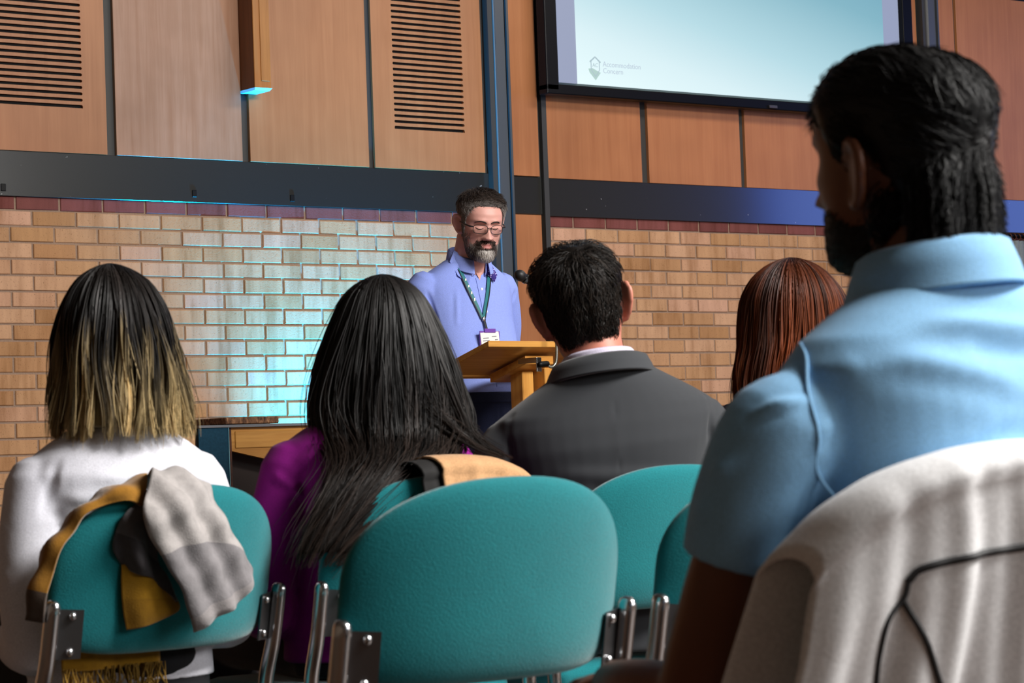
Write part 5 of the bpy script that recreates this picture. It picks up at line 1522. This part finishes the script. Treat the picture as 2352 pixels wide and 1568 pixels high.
LOW = [[(-0.103, -0.085, 0.714), (-0.078, -0.098, 0.718), (-0.050, -0.100, 0.713)], [(-0.102, -0.080, 0.677), (-0.067, -0.100, 0.679), (-0.020, -0.098, 0.673)], [(-0.097, -0.075, 0.637), (-0.064, -0.096, 0.634), (0.000, -0.095, 0.637)], [(-0.09, -0.072, 0.604), (-0.063, -0.090, 0.609), (-0.020, -0.090, 0.623)]]
cloth('mustard_end', LOW, M_SL, SC, 0.005)
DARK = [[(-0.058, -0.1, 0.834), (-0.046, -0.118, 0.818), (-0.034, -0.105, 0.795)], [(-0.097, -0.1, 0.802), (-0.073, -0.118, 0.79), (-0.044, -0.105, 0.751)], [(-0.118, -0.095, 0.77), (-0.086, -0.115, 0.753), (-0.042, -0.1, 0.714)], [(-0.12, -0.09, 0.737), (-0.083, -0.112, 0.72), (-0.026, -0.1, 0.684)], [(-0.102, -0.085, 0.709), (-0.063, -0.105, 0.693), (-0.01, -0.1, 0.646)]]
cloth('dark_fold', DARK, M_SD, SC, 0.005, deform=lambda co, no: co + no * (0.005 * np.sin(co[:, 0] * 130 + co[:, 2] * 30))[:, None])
# the other end hangs in front of the backrest and shows below it, with its fringe
cloth('front_end', [[(x, 0.005 + 0.01 * math.sin(x * 60), z) for x in (-0.17, -0.12, -0.06, 0.02)] for z in (0.76, 0.66, 0.56, 0.535)], M_SL, SC, 0.005)
r_ = np.random.default_rng(5); N_ = 110
x_ = r_.uniform(-0.17, 0.02, N_); pth = np.stack([np.stack([x_ + 0.012 * k * r_.normal(size=N_) * .4, 0.005 + 0.004 * r_.normal(size=N_), np.full(N_, 0.54 - 0.022 * k)], 1) for k in range(6)], 1)
hair_object('fringe', [strands_mesh(pth, np.full((N_, 6), 0.0016), np.where(x_ < -.10, 0.9, 0.2))], hair_mat('fringe_wool', (150, 116, 50), (170, 150, 110), 0.3, 0.9, 0.5), SC)

# a coat or jacket laid over a chair back
def chair_top(x, a=0.262):
    return 0.700 + 0.152 * max(0.0, 1 - (abs(x) / a) ** 2.35) ** (1 / 2.35)
def drape(name, parent, x0, x1, z_front, z_back, off, folds, material, flare=0.0, th=0.004, nx=90, nv=70, amp=0.010, a=0.262):
    v = []
    for i in range(nx):
        x = x0 + (x1 - x0) * i / (nx - 1)
        zt = chair_top(x, a) + off
        for k in range(nv):
            t = k / (nv - 1)
            # path: up the front, over the top, down the back
            if t < 0.25:
                q = t / 0.25; z = z_front + (zt - 0.03 - z_front) * q; y = 0.058 * (abs(x) / .25) ** 2.2 + 0.012 - (z - .6) * .195 + off
                d = 0
            elif t < 0.40:
                q = (t - 0.25) / 0.15 * math.pi; yc = 0.058 * (abs(x) / .25) ** 2.2 - 0.020 - (zt - .63) * .195
                y = yc + math.cos(q) * (0.032 + off); z = zt - 0.03 + math.sin(q) * 0.03; d = 0.2 * math.sin(q / 2)
            else:
                q = (t - 0.40) / 0.60; z = (zt - 0.03) + (z_back - (zt - 0.03)) * q; y = 0.058 * (abs(x) / .25) ** 2.2 - 0.046 - (z - .6) * .195 - off
                y -= 0.012 * min(1, q * 6) + 0.03 * q * (1 - 0.6 * q); d = 0.25 + 0.75 * min(1, q * 2.2)
            f_ = amp * d * (math.sin(x * folds + 1.7 * math.sin(z * 7 + x * 5)) + 0.45 * math.sin(x * folds * 2.3 + 4 * z))
            v.append((x + (x / .25) * min(0.09, flare * max(0, 0.78 - z)), y - f_, z))
    fc = [(i * nv + k, (i + 1) * nv + k, (i + 1) * nv + k + 1, i * nv + k + 1) for i in range(nx - 1) for k in range(nv - 1)]
    me = mk_mesh(name, v, fc)
    o = obj(name, me, material, parent)
    s = o.modifiers.new('thickness', 'SOLIDIFY'); s.thickness = th; s.offset = 0
    return o, v, fc

JK = empty('jacket', (2.030, 1.840, 0), math.radians(-2), 'white jacket with black piping hung over the right foreground chair', 'jacket')
M_JKT = fabric('white_jacket_cloth', (244, 244, 245), (236, 236, 238), scale=300, bstr=0.15, sheen=0.1)
jo, jv, jf = drape('shell', JK, -0.256, 0.258, 0.62, 0.30, 0.016, 72, M_JKT, flare=0.30, amp=0.010, a=0.262)
jb = BVHTree.FromPolygons([Vector(q) for q in jv], jf)
def jback(x, z, o=0.003):
    h = jb.ray_cast(Vector((x, -1, z)), Vector((0, 1, 0)))[0]
    return (x, (h.y if h is not None else -0.08) - o, z)
M_PIPE = plain('black_piping', (22, 22, 24), 0.6)
sx = 0.062
for pts, r in (([(0.24, .722), (0.12, .765), (0.02, .772), (-0.116, .761), (-0.182, .755), (-0.232, .746), (-0.247, .734)], .0040), ([(-0.247, .734), (-0.253, .715), (-0.271, .696), (-0.278, .667), (-0.279, .639), (-0.275, .56), (-0.27, .45)], .0030), ([(-0.252, .713), (-0.242, .689), (-0.221, .634), (-0.19, .55), (-0.17, .45)], .0034)):
    q = catmull([(x + sx, 0, z) for x, z in pts], 40)
    mb = MB(); mb.tube([jback(p[0], p[2]) for p in q], r, n=8, seg=60); mb.build('piping', M_PIPE, JK, smooth=True)

CT = empty('coat', (2.752, 3.870, 0), 0, 'camel coat lying over the chair back beside the long dark hair', 'coat')
M_CAMEL = fabric('camel_wool', (204, 160, 116), (184, 138, 96), scale=260, bstr=0.2, sheen=0.3)
drape('shell', CT, -0.050, 0.215, 0.66, 0.58, 0.026, 75, M_CAMEL, amp=0.007, nx=60, nv=60)
drape('lining_edge', CT, -0.085, -0.046, 0.66, 0.60, 0.020, 60, plain('black_lining', (16, 14, 14), 0.8), amp=0.004, nx=12, nv=60)
